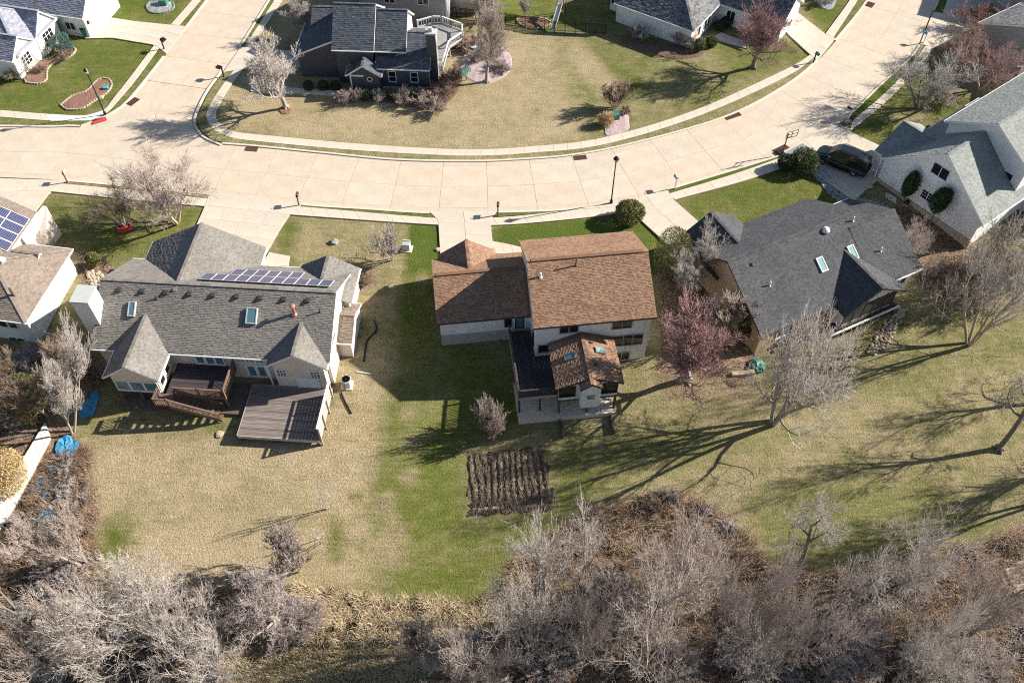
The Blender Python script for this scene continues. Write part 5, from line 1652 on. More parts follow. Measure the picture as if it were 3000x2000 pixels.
evergreen('ball_shrub', 'larger spiky green shrub touching the front of the black van', 2352, 498, leaf_mesh(3, 9000, ball(1.35, 1.35, 1.15, 1.1, .25, 3, .35), .24, 'leaf_green', 4), .8)
evergreen('topiary_tree', 'left of two clipped evergreens against the white gable wall', 2657, 600, leaf_mesh(4, 9000, ball(.68, .68, 1.35, 2.75, .3, 4, .4), .15, 'leaf_dark'), 2.0, 'tree', xy=F_.w(-.65, -4.2))
evergreen('topiary_tree', 'right of two clipped evergreens against the white gable wall', 2752, 668, leaf_mesh(5, 9000, ball(.75, .8, 1.35, 3.3, .35, 5, .4), .15, 'leaf_dark'), 2.6, 'tree', xy=F_.w(-.75, -7.6))
evergreen('blue_conifer', 'mounded blue-green conifer at the pale corner house', 192, 148, leaf_mesh(6, 7000, ball(1.25, 1.25, .95, .9, .3, 6, .35), .2, 'leaf_blue', 4), .7)
evergreen('olive_evergreen', 'tall olive evergreen left of the white path', 95, 1205, leaf_mesh(7, 14000, ball(1.9, 1.8, 2.1, 2.1, .35, 7, .45), .2, 'leaf_olive', 3), 1.5, 'tree')
evergreen('olive_evergreen', 'golden evergreen mound at the left edge beside the white path', 15, 1400, leaf_mesh(8, 11000, ball(1.8, 2.4, 1.3, 1.1, .3, 8, .45), .2, 'leaf_gold', 3), .8)
evergreen('box_shrub', 'round green shrub near the hip-roofed house porch', 2082, 135, leaf_mesh(9, 3500, ball(.7, .7, .6, .6, .2, 9, .3), .14, 'leaf_green'), .4)
evergreen('box_shrub', 'small green shrub at the stone corner of the hip-roofed house', 2047, 148, leaf_mesh(10, 3500, ball(.65, .65, .75, .7, .25, 10, .3), .14, 'leaf_green'), .4)
evergreen('box_shrub', 'left dark shrub in the recess of the hip-roofed house', 2105, 88, leaf_mesh(11, 3000, ball(.65, .65, .55, .55, .2, 11, .3), .14, 'leaf_dark'), .4)
evergreen('box_shrub', 'right dark shrub in the recess of the hip-roofed house', 2125, 76, leaf_mesh(11, 3000, ball(.65, .65, .55, .55, .2, 12, .3), .14, 'leaf_dark'), .4)
for px, lab in ((1072, 'green shrub left of the narrow pale shrub at the slate house'), (1150, 'green shrub under the left slate house window'), (1205, 'green shrub under the right slate house window'), (905, 'leftmost dark hedge shrub in the shade of the slate house'), (950, 'second dark hedge shrub in the shade of the slate house'), (985, 'third dark hedge shrub in the shade of the slate house')):
    evergreen('box_shrub', lab, px, 288 if px > 1000 else 262, leaf_mesh(13 + px, 2600, ball(.6, .6, .5, .5, .2, px, .3), .14, 'leaf_green' if px > 1000 else 'leaf_dark'), .4)
evergreen('box_shrub', 'yellow-green shrub beside the long house front corner', 282, 778, leaf_mesh(14, 3500, ball(.6, .6, .75, .7, .2, 14, .3), .16, 'leaf_olive'), .4)
evergreen('evergreen_tree', 'leafy green evergreen between the brown roof and charcoal gable', 1975, 800, leaf_mesh(15, 12000, ball(1.5, 1.4, 2.6, 2.6, .4, 15, .55), .17, 'leaf_olive'), 2.0, 'tree')
evergreen('evergreen_tree', 'olive-leaved shrub against the left end of the charcoal roof', 2178, 985, leaf_mesh(16, 7000, ball(.7, .7, 2.0, 2.4, .4, 16, .6), .16, 'leaf_olive'), 2.0, 'tree')
evergreen('evergreen_tree', 'yellow-green budding tree at the lower corner of the white gable house', 2880, 790, leaf_mesh(17, 4500, ball(2.0, 1.6, 2.4, 3.0, .4, 17, .9), .16, 'leaf_olive'), 2.5, 'tree')
evergreen('ornamental_grass', 'clump of golden dry grass left of the green utility box', 1775, 366, leaf_mesh(18, 3000, ball(.75, .7, .7, .7, .2, 18, .5), .45, 'leaf_gold', 12), .2)
# tall dead grass along the ditch: uncountable
def dead_grass(name, poly, n, seed, hmin, hmax, mat, clump=.5, width=.03):
    Q = poly_w(poly); r = np.random.default_rng(seed)
    pts = []
    x0, y0 = Q.min(0); x1, y1 = Q.max(0)
    cl = np.stack([r.uniform(x0, x1, n // 26), r.uniform(y0, y1, n // 26)], 1)
    cl = cl[sdist(cl[:, 0], cl[:, 1], Q) < 0]
    k = r.integers(0, len(cl), n)
    P = cl[k] + r.normal(size=(n, 2)) * clump * .35
    z = tz(P[:, 0], P[:, 1])
    cd = r.uniform(0, 6.28, len(cl))
    a = cd[k] + r.normal(size=n) * .7
    h = r.uniform(hmin, hmax, n); b = h * r.uniform(.3, 1.0, n)
    D = np.stack([np.cos(a), np.sin(a)], 1)
    S = np.stack([-D[:, 1], D[:, 0]], 1) * width / 2
    B0 = np.concatenate([P - S, z[:, None] - .03], 1); B1 = np.concatenate([P + S, z[:, None] - .03], 1)
    M0 = np.concatenate([P - S * .8 + D * b[:, None] * .35, (z + h * .65)[:, None]], 1); M1 = np.concatenate([P + S * .8 + D * b[:, None] * .35, (z + h * .65)[:, None]], 1)
    T = np.concatenate([P + D * b[:, None], (z + h * .8)[:, None]], 1)
    V = np.stack([B0, B1, M1, M0, T], 1).reshape(-1, 3)
    i = np.arange(n)[:, None] * 5
    F = [tuple(f) for f in (i + np.array([[0, 1, 2, 3]])).tolist()] + [tuple(f) for f in (i + np.array([[3, 2, 4]])).tolist()]
    me = mesh(name, V, F, MAT[mat])
    at_ = me.attributes.new('tone', 'FLOAT', 'FACE'); t = r.random(n).astype(np.float32)
    at_.data.foreach_set('value', np.concatenate([t, t]))
    return tag(obj(name, me), kind='stuff')
leaf_mat('straw_blade', (.24, .17, .09), (.50, .39, .23), (.66, .54, .36)); leaf_mat('brown_blade', (.10, .065, .04), (.25, .17, .11), (.42, .31, .21))
dead_grass('tall_grass', [(900, 1715), (1120, 1760), (1500, 1760), (1500, 1850), (1290, 1880), (1000, 1880), (800, 1880), (640, 1830), (780, 1760)], 17000, 1, .4, .9, 'straw_blade', .55, .04)
dead_grass('tall_grass', [(160, 1340), (262, 1320), (285, 1680), (480, 1760), (800, 1760), (640, 1900), (640, 2080), (-60, 2080), (-60, 1690), (60, 1510)], 34000, 2, .3, .8, 'brown_blade', .9)
dead_grass('tall_grass', [(1460, 1690), (1700, 1520), (1960, 1440), (2120, 1500), (2300, 1700), (3060, 1560), (3060, 2080), (1250, 2080), (1330, 1850)], 46000, 3, .3, .8, 'brown_blade', .9)
dead_grass('tall_grass', [(640, 1890), (1240, 1870), (1300, 2080), (640, 2080)], 12000, 4, .15, .4, 'straw_blade', .9)
# ---------------------------------------------------------------- street furniture
def lamp_post(px, py, label):
    g = ground(px, py)
    e = empty('street_lamp', (g[0], g[1], .1), 0, label, 'street lamp', 'street lamps')
    MB().lathe([(.16, 0), (.15, .35), (.09, .45), (.07, .6), (.055, 5.1), (.09, 5.15), (.1, 5.25)], n=12).build('pole', MAT['black_metal'], e, True)
    h = MB().lathe([(.12, 5.25), (.21, 5.6), (.21, 5.62)], n=8).build('lantern', MAT['lamp_white'], e)
    MB().lathe([(.3, 5.62), (.26, 5.7), (.12, 5.88), (.03, 5.98)], n=8).build('cap', MAT['black_metal'], h)
    for k in range(4):
        a = math.pi / 4 + k * math.pi / 2
        MB().bar((.12 * math.cos(a), .12 * math.sin(a), 5.25), (.22 * math.cos(a), .22 * math.sin(a), 5.62), .03).build('strut', MAT['black_metal'], h)
lamp_post(310, 339, 'tall black street lamp at the left street corner by the red plate')
lamp_post(1790, 597, 'tall black street lamp beside the curve in front of the brown-roofed house')

def mailbox(px, py, label, post, box, rz=0.0, h=1.15, two=False):
    g = ground(px, py)
    e = empty('mailbox', (g[0], g[1], .1), R(rz), label, 'mailbox', 'mailboxes along the street')
    MB().box(-.06, .06, -.06, .06, -.2, h + .25).build('post', MAT[post], e)
    MB().box(-.05, .05, -.45, .12, h - .12, h - .04).build('arm', MAT[post], e)
    for k in range(2 if two else 1):
        b = MB()
        prof = [(-.12, 0)] + [(-.12 * math.cos(t), .12 + .12 * math.sin(t)) for t in np.linspace(0, math.pi, 8)] + [(.12, 0)]
        V = [(x + (.26 * k if two else 0), y, z + h) for y in (-.5, .06) for x, z in prof]
        n = len(prof)
        b.add(V, [tuple(range(n)), tuple(range(2 * n - 1, n - 1, -1))] + [(i, n + i, n + (i + 1) % n, (i + 1) % n) for i in range(n)])
        o = b.build('box', MAT[box], e)
        MB().box(.125 + .26 * k, .14 + .26 * k, -.2, -.17, h + .1, h + .32).box(.125 + .26 * k, .14 + .26 * k, -.2, -.08, h + .26, h + .33).build('flag', MAT['red_plastic'], o)
    return e
mailbox(200, 537, 'wooden-post mailbox at the left end of the near verge', 'brown_rail', 'grey_box', 180)
mailbox(877, 604, 'small wooden mailbox between the wide driveway and narrow verge', 'brown_rail', 'dark_trim', 180)
mailbox(1459, 633, 'dark mailbox beside the driveway of the brown-roofed house', 'post_wood', 'dark_trim', 175)
mailbox(1977, 556, 'white-post mailbox with teal box at the curved driveway mouth', 'white_paint', 'teal', 200, 1.3)
mailbox(482, 147, 'black double mailbox at the driveway of the pale corner house', 'black_metal', 'black_metal', 60, 1.2, True)
mailbox(657, 228, 'dark double mailbox in the shadow of the slate house', 'black_metal', 'black_metal', -120, 1.2, True)
mailbox(2382, 187, 'dark blue mailbox on the verge of the upper curve', 'black_metal', 'mailbox_blue', 35, 1.25)
mailbox(2705, 128, 'white mailbox with teal top beside the right-hand driveway', 'white_paint', 'teal', 230)
mailbox(2484, 352, 'white-post mailbox with dark box above a ring of planting', 'white_paint', 'dark_trim', 225, 1.25)

def drain(px, py, rz, label, w=1.1, d=.55, n=7):
    p = at(px, py, .06)
    e = empty('storm_drain', (p[0], p[1], .062), R(rz), label, 'drain', 'storm drain grates')
    f = MB()
    f.box(-w / 2 - .06, w / 2 + .06, -d / 2 - .06, -d / 2, 0, .03); f.box(-w / 2 - .06, w / 2 + .06, d / 2, d / 2 + .06, 0, .03)
    f.box(-w / 2 - .06, -w / 2, -d / 2, d / 2, 0, .03); f.box(w / 2, w / 2 + .06, -d / 2, d / 2, 0, .03)
    f.build('frame', MAT['rust_iron'], e)
    MB().box(-w / 2, w / 2, -d / 2, d / 2, 0, .006).build('pit_shade_plate', MAT['dark_trim'], e)  # thin dark plate stands in for the shaded hollow below the bars
    bm_ = mesh('bar', *(lambda m: (m.V, m.F))(MB().box(-.035, .035, -d / 2, d / 2, .006, .026)), MAT['rust_iron'])
    for k in range(n):
        obj('bar', bm_, e, (-w / 2 + w * (k + .5) / n, 0, 0))
drain(390, 298, 60, 'rusty drain grate by the left street corner', 1.2, .7)
drain(737, 437, -8, 'rusty drain grate under the corner of the slate house lawn', 1.2)
drain(1700, 462, 8, 'rusty drain grate on the inside of the curve', 1.2)
drain(2147, 340, 26, 'long rusty drain grate higher up the curve', 1.8, .55, 11)
drain(2288, 437, 33, 'drain grate at the foot of the basketball hoop', 1.7, .6, 11)
drain(2549, 14, 55, 'drain grate near the top of the curved street', 1.0, .8)

# patch of unit pavers in the gutter of the driveway
pv = empty('paver_patch', (*at(2332, 444, .15), .15), R(35), 'small grey paver patch in the driveway mouth by the hoop', 'pavers')
pm_ = mesh('paver', *(lambda m: (m.V, m.F))(MB().box(-.115, .115, -.055, .055, -.06, .0)), MAT['grey_stone'])
for i in range(13):
    for j in range(9):
        obj('paver', pm_, pv, (-1.5 + i * .24 + (.12 if j % 2 else 0), -.5 + j * .125, .02))
# red tactile plate
tp = MB().box(-.75, .75, -.32, .32, 0, .03)
for i in range(12):
    for j in range(5):
        tp.lathe([(.03, .03), (.02, .045)], (-.66 + i * .12, -.24 + j * .12, 0), 6)
pp_ = at(291, 353, .13)
tag(tp.build('tactile_plate', MAT['red_plate'], None, loc=(pp_[0], pp_[1], .13), rot=(0, 0, R(28))), 'red tactile plate at the left corner kerb ramp', 'paving plate')
nw = flat('pavement', P0([(134, 337), (250, 343), (300, 328), (312, 336), (264, 356), (150, 357)]), -.1, .135, MAT['white_concrete']); tag(nw, kind='structure')

# utility boxes
def ubox(px, py, w, d, h, mat, label, rz=0, pad=True):
    g = ground(px, py)
    e = empty('utility_box', g, R(rz), label, 'utility box')
    if pad: MB().box(-w / 2 - .18, w / 2 + .18, -d / 2 - .18, d / 2 + .18, -.2, .1).build('pad', MAT['kerb'], e)
    MB().add([(-w / 2, -d / 2, .1), (w / 2, -d / 2, .1), (w / 2, d / 2, .1), (-w / 2, d / 2, .1), (-w / 2, -d / 2, h * .85), (w / 2, -d / 2, h * .85), (w / 2, d / 2, h), (-w / 2, d / 2, h)],
             [(0, 3, 2, 1), (4, 5, 6, 7), (0, 1, 5, 4), (1, 2, 6, 5), (2, 3, 7, 6), (3, 0, 4, 7)]).build('cabinet', MAT[mat], e)
    MB().box(-w / 2 + .06, w / 2 - .06, -d / 2 - .02, -d / 2, .18, h * .78).build('door', MAT[mat], e)
    MB().box(-w / 2 - .03, w / 2 + .03, d / 2 - .1, d / 2 + .03, h, h + .03).build('lid', MAT[mat], e)
ubox(1803, 348, .75, .7, .8, 'green_box', 'green utility box in the planting bed inside the curve', 5)
ubox(1192, 730, .7, .55, .95, 'grey_box', 'pale grey utility cabinet on a pad at the end of the lawn', -8)
ubox(482, 14, 1.0, .8, .8, 'green_box', 'green utility box in the stone-ringed bed at top left', -10)
ubox(312, 262, .45, .4, .4, 'teal', 'small teal box in the kidney bed near the lamp', 10, False)

# planting beds: low mounds with an edging
def bed(poly, mat, label, edge=None, h=.1, name='planting_bed'):
    P = poly_w(poly)
    L = spline(np.vstack([P, P[:1]]), .5)[:-1]
    c = L.mean(0)
    e = empty(name, (c[0], c[1], float(tz(*c))), 0, label, 'flower bed')
    rings = [1.0, .93, .7, .4, .12]; hs = [-.08, h * .6, h, h * 1.1, h * 1.15]
    n = len(L); V = []; F = []
    rg = np.random.default_rng(n)
    for f, hh in zip(rings, hs):
        for p in L:
            q = c + (p - c) * f
            V.append((q[0] - c[0], q[1] - c[1], float(tz(*q)) - float(tz(*c)) + hh + (rg.uniform(-.03, .03) if f < 1 else 0)))
    for j in range(len(rings) - 1):
        for k in range(n):
            F.append((j * n + k, j * n + (k + 1) % n, (j + 1) * n + (k + 1) % n, (j + 1) * n + k))
    F.append(tuple(range((len(rings) - 1) * n, len(rings) * n)))
    obj('soil', mesh('soil', V, F, MAT[mat]), e)
    if edge:
        m = max(6, int(length(np.vstack([L, L[:1]])) / .32))
        Q = resample(np.vstack([L, L[:1]]), m)
        sm = mesh('edging_stone', *(lambda b: (b.V, b.F))(MB().add([(-.15, -.09, -.1), (.15, -.08, -.1), (.14, .09, -.1), (-.13, .1, -.1), (-.12, -.06, .13), (.11, -.07, .12), (.12, .06, .14), (-.11, .07, .12)],
                  [(0, 3, 2, 1), (4, 5, 6, 7), (0, 1, 5, 4), (1, 2, 6, 5), (2, 3, 7, 6), (3, 0, 4, 7)])), MAT[edge])
        for k in range(m):
            p, q = Q[k], Q[k + 1]
            obj('edging_stone', sm, e, (p[0] - c[0], p[1] - c[1], float(tz(*p)) - float(tz(*c)) + .04), (0, 0, math.atan2(q[1] - p[1], q[0] - p[0]) + random.uniform(-.15, .15)))
    return e
bed([(180, 308), (212, 283), (255, 268), (288, 235), (318, 232), (328, 250), (312, 275), (272, 300), (240, 320), (198, 322)], 'red_mulch', 'kidney-shaped mulch bed with stone edging under the left street lamp', 'tan_stone')
bed([(78, 243), (62, 205), (100, 185), (150, 172), (200, 140), (222, 146), (205, 168), (150, 192), (138, 212), (136, 236), (112, 247)], 'red_mulch', 'curving mulch bed along the pale corner house', 'tan_stone')
bed([(430, 22), (440, 8), (480, -2), (508, 10), (505, 30), (470, 41), (440, 36)], 'grey_stone', 'oval stone-ringed bed at the top left street', 'grey_stone')
bed([(1345, 175), (1378, 140), (1440, 120), (1490, 150), (1504, 190), (1486, 222), (1440, 246), (1390, 244), (1350, 215)], 'pink_stone', 'round pink gravel bed right of the slate house', None)
bed([(975, 300), (1000, 282), (1280, 284), (1310, 230), (1345, 200), (1360, 240), (1330, 290), (1270, 325), (1130, 302)], 'mulch', 'mulch bed with shrubs along the slate house', None)
bed([(815, 318), (838, 308), (858, 320), (850, 334), (825, 335)], 'red_mulch', 'small mulch ring round the pale corner tree', None)
bed([(1752, 336), (1800, 322), (1838, 330), (1845, 362), (1840, 384), (1776, 400), (1770, 372)], 'pink_stone', 'gravel planting bed around the green utility box', None)
bed([(1780, 95), (1840, 112), (1960, 138), (2030, 145), (2062, 128), (2072, 150), (2055, 168), (1985, 176), (1930, 165), (1830, 130)], 'mulch', 'shrub bed along the hip-roofed house', None)
bed([(1515, 58), (1540, 50), (1600, 58), (1612, 72), (1570, 86), (1525, 74)], 'red_mulch', 'oval mulch bed beyond the iron fence', 'tan_stone')
bed([(1256, 40), (1240, 12), (1310, -10), (1338, 8), (1300, 30)], 'red_mulch', 'mulch bed beside the grey back house', None)
bed([(2455, 368), (2478, 352), (2495, 362), (2482, 378), (2462, 378)], 'mulch', 'small round bed at the foot of the white-post mailbox', 'grey_stone')
bed([(2390, 8), (2402, -12), (2450, -8), (2438, 28), (2408, 26)], 'grey_stone', 'small gravel bed beside the top right pavement', None)

# tilled garden plot: real furrows
gp = [(1362, 1326), (1602, 1302), (1634, 1502), (1368, 1517)]
C4 = [np.array(ground(*p)[:2]) for p in gp]
nu, nv = 150, 80
V = []; rg = np.random.default_rng(9)
rn = rg.normal(size=(nv + 1, nu + 1)); rn2 = rg.normal(size=(nv // 4 + 2, nu // 4 + 2))
for j in range(nv + 1):
    for i in range(nu + 1):
        u, v = i / nu, j / nv
        p = (C4[0] * (1 - u) + C4[1] * u) * (1 - v) + (C4[3] * (1 - u) + C4[2] * u) * v
        uu = u + .012 * math.sin(v * 6 + u * 9)
        fur = .055 * math.cos(uu * 2 * math.pi * 13 + .9 * math.sin(v * 4 + u * 7)) * min(1, max(0, .84 - v) * 6) * min(1, v * 7) * (.75 + .25 * math.sin(u * 23))
        if .78 < v < .9: fur += .05 * math.sin((v - .78) / .12 * math.pi * 2)
        clod = .02 * rn[j, i] + .02 * rn2[j // 4, i // 4]
        rag = .03 + .02 * math.sin(u * 31 + v * 17) + .012 * rn2[j // 4, i // 4]
        edge = min(u, v, 1 - u, 1 - v)
        V.append((p[0], p[1], float(tz(*p)) + (.05 + fur + clod if edge > rag else (-.03 + clod * .8 if edge > .004 else -.15))))
F = [(j * (nu + 1) + i, (j + 1) * (nu + 1) + i, (j + 1) * (nu + 1) + i + 1, j * (nu + 1) + i + 1) for j in range(nv) for i in range(nu)]
tag(obj('garden_plot', mesh('garden_plot', V, F, MAT['tilled_soil'])), 'freshly tilled dark soil plot with furrows on the back lawn', 'garden plot')

# river stones along the van's driveway, rock piles: too many to count
def rocks(name, poly, n, mat, seed, r0=.08, r1=.2):
    Q = poly_w(poly); rg = np.random.default_rng(seed)
    mb = MB(); k = 0
    ico = [(0, 0, 1), (.9, 0, .45), (.28, .85, .45), (-.72, .53, .45), (-.72, -.53, .45), (.28, -.85, .45), (.72, .53, -.4), (-.28, .85, -.4), (-.9, 0, -.4), (-.28, -.85, -.4), (.72, -.53, -.4)]
    fs = [(0, 1, 2), (0, 2, 3), (0, 3, 4), (0, 4, 5), (0, 5, 1), (1, 6, 2), (2, 7, 3), (3, 8, 4), (4, 9, 5), (5, 10, 1), (2, 6, 7), (3, 7, 8), (4, 8, 9), (5, 9, 10), (1, 10, 6)]
    while k < n:
        p = np.array([rg.uniform(Q[:, 0].min(), Q[:, 0].max()), rg.uniform(Q[:, 1].min(), Q[:, 1].max())])
        if sdist(p[:1], p[1:], Q)[0] > 0: continue
        r = rg.uniform(r0, r1); s = rg.uniform(.7, 1.3, 3) * r; a = rg.uniform(0, 6.28)
        z = float(tz(*p)) + r * .3
        mb.add([(p[0] + (x * math.cos(a) - y * math.sin(a)) * s[0], p[1] + (x * math.sin(a) + y * math.cos(a)) * s[1], z + w * s[2] * .7) for x, y, w in ico], fs)
        k += 1
    return tag(mb.build(name, MAT[mat]), kind='stuff')
rocks('river_stones', [(2378, 478), (2402, 488), (2480, 570), (2590, 600), (2640, 640), (2600, 660), (2500, 640), (2430, 570), (2372, 500)], 1500, 'grey_stone', 1)
rocks('river_stones', [(250, 790), (300, 800), (320, 850), (290, 860), (262, 830)], 220, 'tan_stone', 2)
rocks('river_stones', [(2590, 950), (2640, 905), (2660, 900), (2640, 940), (2600, 1010), (2560, 1040), (2540, 1030)], 160, 'tan_stone', 3)
rocks('river_stones', [(2870, 1700), (2930, 1680), (2940, 1720), (2890, 1735)], 60, 'mulch', 4, .15, .4)

# single rocks and small things
def rock(px, py, r, mat, label, flat_=.7):
    g = ground(px, py); rg = random.Random(int(px))
    bm = bmesh.new(); bmesh.ops.create_icosphere(bm, subdivisions=2, radius=r)
    for v in bm.verts: v.co *= rg.uniform(.82, 1.15); v.co.z *= flat_
    me = bpy.data.meshes.new('rock'); bm.to_mesh(me); bm.free(); me.materials.append(MAT[mat])
    tag(obj('rock', me, None, (g[0], g[1], g[2] + r * .2)), label, 'rock')
rock(980, 710, .42, 'grey_stone', 'grey boulder alone on the lawn right of the wide driveway')
rock(1284, 732, .3, 'tan_stone', 'pale flat stone beside the middle driveway', .4)
rock(297, 287, .3, 'tan_stone', 'pale stone at the edge of the kidney bed')
rock(2550, 548, .3, 'tan_stone', 'pale stone behind the van at the white house corner')
rock(1365, 1928, .32, 'lamp_white', 'small white marker stone in the brush at bottom centre')
rock(645, 1272, .35, 'tan_stone', 'pale flat stone on the lawn below the stair', .3)
# red tree ring
g = ground(366, 668)
rgm = MB().lathe([(.75, -.1), (.78, .16), (.6, .18), (.58, .02), (.1, .05)], n=10).build('tree_ring', MAT['red_plastic'], None, loc=g)
tag(rgm, 'red plastic ring round the foot of the small tree at left', 'tree ring')
# air conditioner
g = ground(1018, 1128)
ac = empty('air_conditioner', g, R(-4), 'white air conditioning unit beside the long house', 'air conditioner')
MB().box(-.5, .5, -.5, .5, -.2, .06).build('pad', MAT['kerb'], ac)
MB().lathe([(.44, .06), (.46, .1), (.46, .88), (.42, .92)], n=8).build('casing', MAT['grey_box'], ac)
fg = MB()
for k in range(4): fg.lathe([(.09 + k * .09, .925), (.1 + k * .09, .94)], n=16)
for k in range(6):
    a = k * math.pi / 6
    fg.bar((-.38 * math.cos(a), -.38 * math.sin(a), .935), (.38 * math.cos(a), .38 * math.sin(a), .935), .015)
fg.build('fan_guard', MAT['black_metal'], ac)
lv = mesh('louver', *(lambda b: (b.V, b.F))(MB().box(-.3, .3, -.475, -.455, 0, .03)), MAT['steel'])
for k in range(9): obj('louver', lv, ac, (0, 0, .14 + k * .08))
# hoses and drain pipes on the grass
def hose(pts, r, mat, label, name='drain_pipe', cat='pipe'):
    P = spline(np.array([ground(*p)[:2] for p in pts]), .3)
    segs = []
    for a, b in zip(P[:-1], P[1:]):
        za, zb = float(tz(*a)) + r * .8, float(tz(*b)) + r * .8
        segs.append((a[0], a[1], za, b[0], b[1], zb, r, r))
    me = tubes_mesh(name, segs, 7); me.materials.append(MAT[mat])
    tag(obj(name, me), label, cat)
hose([(1095, 938), (1102, 955), (1098, 975), (1075, 1000), (1065, 1060)], .07, 'black_metal', 'black drain hose curling on the lawn right of the long house')
hose([(1045, 1090), (1068, 1093), (1088, 1096)], .06, 'white_paint', 'short white drain pipe lying beside the air conditioner')
hose([(1000, 1150), (1010, 1175), (1030, 1212)], .07, 'black_metal', 'straight black pipe lying beside the privacy screen')

# basketball hoop
g = ground(2290, 456)
bh = empty('basketball_hoop', (g[0], g[1], .12), R(200), 'portable basketball hoop at the driveway mouth', 'basketball hoop')
MB().add([(-.45, -.7, 0), (.45, -.7, 0), (.38, .35, 0), (-.38, .35, 0), (-.35, -.6, .2), (.35, -.6, .2), (.28, .25, .12), (-.28, .25, .12)], [(0, 3, 2, 1), (4, 5, 6, 7), (0, 1, 5, 4), (1, 2, 6, 5), (2, 3, 7, 6), (3, 0, 4, 7)]).build('base', MAT['black_metal'], bh)
MB().tube((0, 0, .1), (0, 0, 2.75), .06).build('pole', MAT['rust_iron'], bh)
MB().bar((0, 0, 2.6), (0, .55, 3.1), .05).bar((0, 0, 2.2), (0, .55, 2.8), .05).build('arm', MAT['black_metal'], bh)
bb = MB()
for x in (-.65, 0, .65): bb.box(x - .025, x + .025, .55, .59, 2.7, 3.5)
for z in (2.7, 3.1, 3.47): bb.box(-.65, .65, .552, .588, z, z + .035)
bb.build('backboard_frame', MAT['black_metal'], bh)
rm = MB()
for k in range(16):
    a, b = 2 * math.pi * k / 16, 2 * math.pi * (k + 1) / 16
    rm.tube((.23 * math.cos(a), .83 + .23 * math.sin(a), 2.85), (.23 * math.cos(b), .83 + .23 * math.sin(b), 2.85), .012, n=5)
rm.build('rim', MAT['red_plastic'], bh)
# trellis and hose reel against the white gable
g = ground(2608, 588)
tr = empty('trellis', g, R(-45), 'white garden trellis lying against the white gable wall', 'trellis')
for k in range(4): MB().box(-.02, .02, -.02, .02, 0, 1.3).build('slat', MAT['white_paint'], tr, loc=(k * .35 - .5, 0, 0), rot=(.5, 0, 0))
for k in range(4): MB().box(-.55, .6, -.015, .015, -.02, .02).build('slat', MAT['white_paint'], tr, loc=(0, -.15 - .12 * k, .25 + k * .27))
g = ground(2655, 600)
hr = empty('hose_reel', g, R(-50), 'dark hose reel at the foot of the clipped evergreen', 'hose reel')
MB().lathe([(.3, -.14), (.3, -.12), (.18, -.11), (.18, .11), (.3, .12), (.3, .14)], n=14).build('drum', MAT['black_metal'], hr, loc=(0, 0, .35), rot=(0, math.pi / 2, 0))
MB().box(-.2, .2, -.2, .2, 0, .08).build('base', MAT['grey_box'], hr)

# black conversion van
va, vb = np.array(at(2386, 470, 0)), np.array(at(2524, 526, 0))
vd = vb - va; vang = math.atan2(vd[1], vd[0])
mid_ = (va + vb) / 2 + np.array([-math.sin(vang), math.cos(vang)]) * .62
van = empty('conversion_van', (mid_[0], mid_[1], .145), vang + math.pi, 'black high-roofed van parked on the driveway of the white gable house', 'van')
van.scale = (.92, .95, .95)
# side profile front (+x) to back (-x), lofted over half widths
st = [(-2.85, .45, 1.55, .92, .80), (-2.78, .38, 2.05, .98, .82), (-2.2, .36, 2.22, 1.0, .80), (-.5, .36, 2.30, 1.0, .80), (.55, .36, 2.27, 1.0, .80), (.95, .36, 2.05, 1.0, .80), (1.25, .36, 1.72, 1.0, .80), (1.65, .36, 1.28, 1.0, .84), (2.45, .36, 1.12, .97, .84), (2.78, .4, .98, .90, .78), (2.88, .45, .75, .85, .75)]
V = []; F = []
for x, z0, z1, hw, tw in st:
    belt = min(1.15, z1 - .12)
    V += [(x, -hw * .96, z0), (x, -hw, z0 + .25), (x, -hw, belt), (x, -hw * (tw + (1 - tw) * .5), (belt + z1) / 2), (x, -hw * tw, z1 - .08), (x, -hw * tw * .75, z1), (x, hw * tw * .75, z1), (x, hw * tw, z1 - .08), (x, hw * (tw + (1 - tw) * .5), (belt + z1) / 2), (x, hw, belt), (x, hw, z0 + .25), (x, hw * .96, z0)]
m_ = 12
for j in range(len(st) - 1):
    for k in range(m_):
        F.append((j * m_ + k, j * m_ + (k + 1) % m_, (j + 1) * m_ + (k + 1) % m_, (j + 1) * m_ + k))
F += [tuple(range(m_ - 1, -1, -1)), tuple((len(st) - 1) * m_ + k for k in range(m_))]
body = obj('body', mesh('body', V, F, MAT['van_paint'], smooth=False), van)
bv = body.modifiers.new('bevel', 'BEVEL'); bv.width = .05; bv.segments = 2; bv.limit_method = 'ANGLE'
def vpane(pts, name='window', mat='glass'):
    P = [Vector(p) for p in pts]
    n = (P[1] - P[0]).cross(P[2] - P[0]).normalized() * .02
    q = len(P)
    obj(name, mesh(name, [p + n for p in P] + [p - n for p in P], [tuple(range(q)), tuple(range(2 * q - 1, q - 1, -1))] + [(i, q + i, q + (i + 1) % q, (i + 1) % q) for i in range(q)], MAT[mat]), van)
vpane([(1.62, -.78, 1.33), (1.62, .78, 1.33), (1.0, .72, 2.0), (1.0, -.72, 2.0)], 'windscreen')
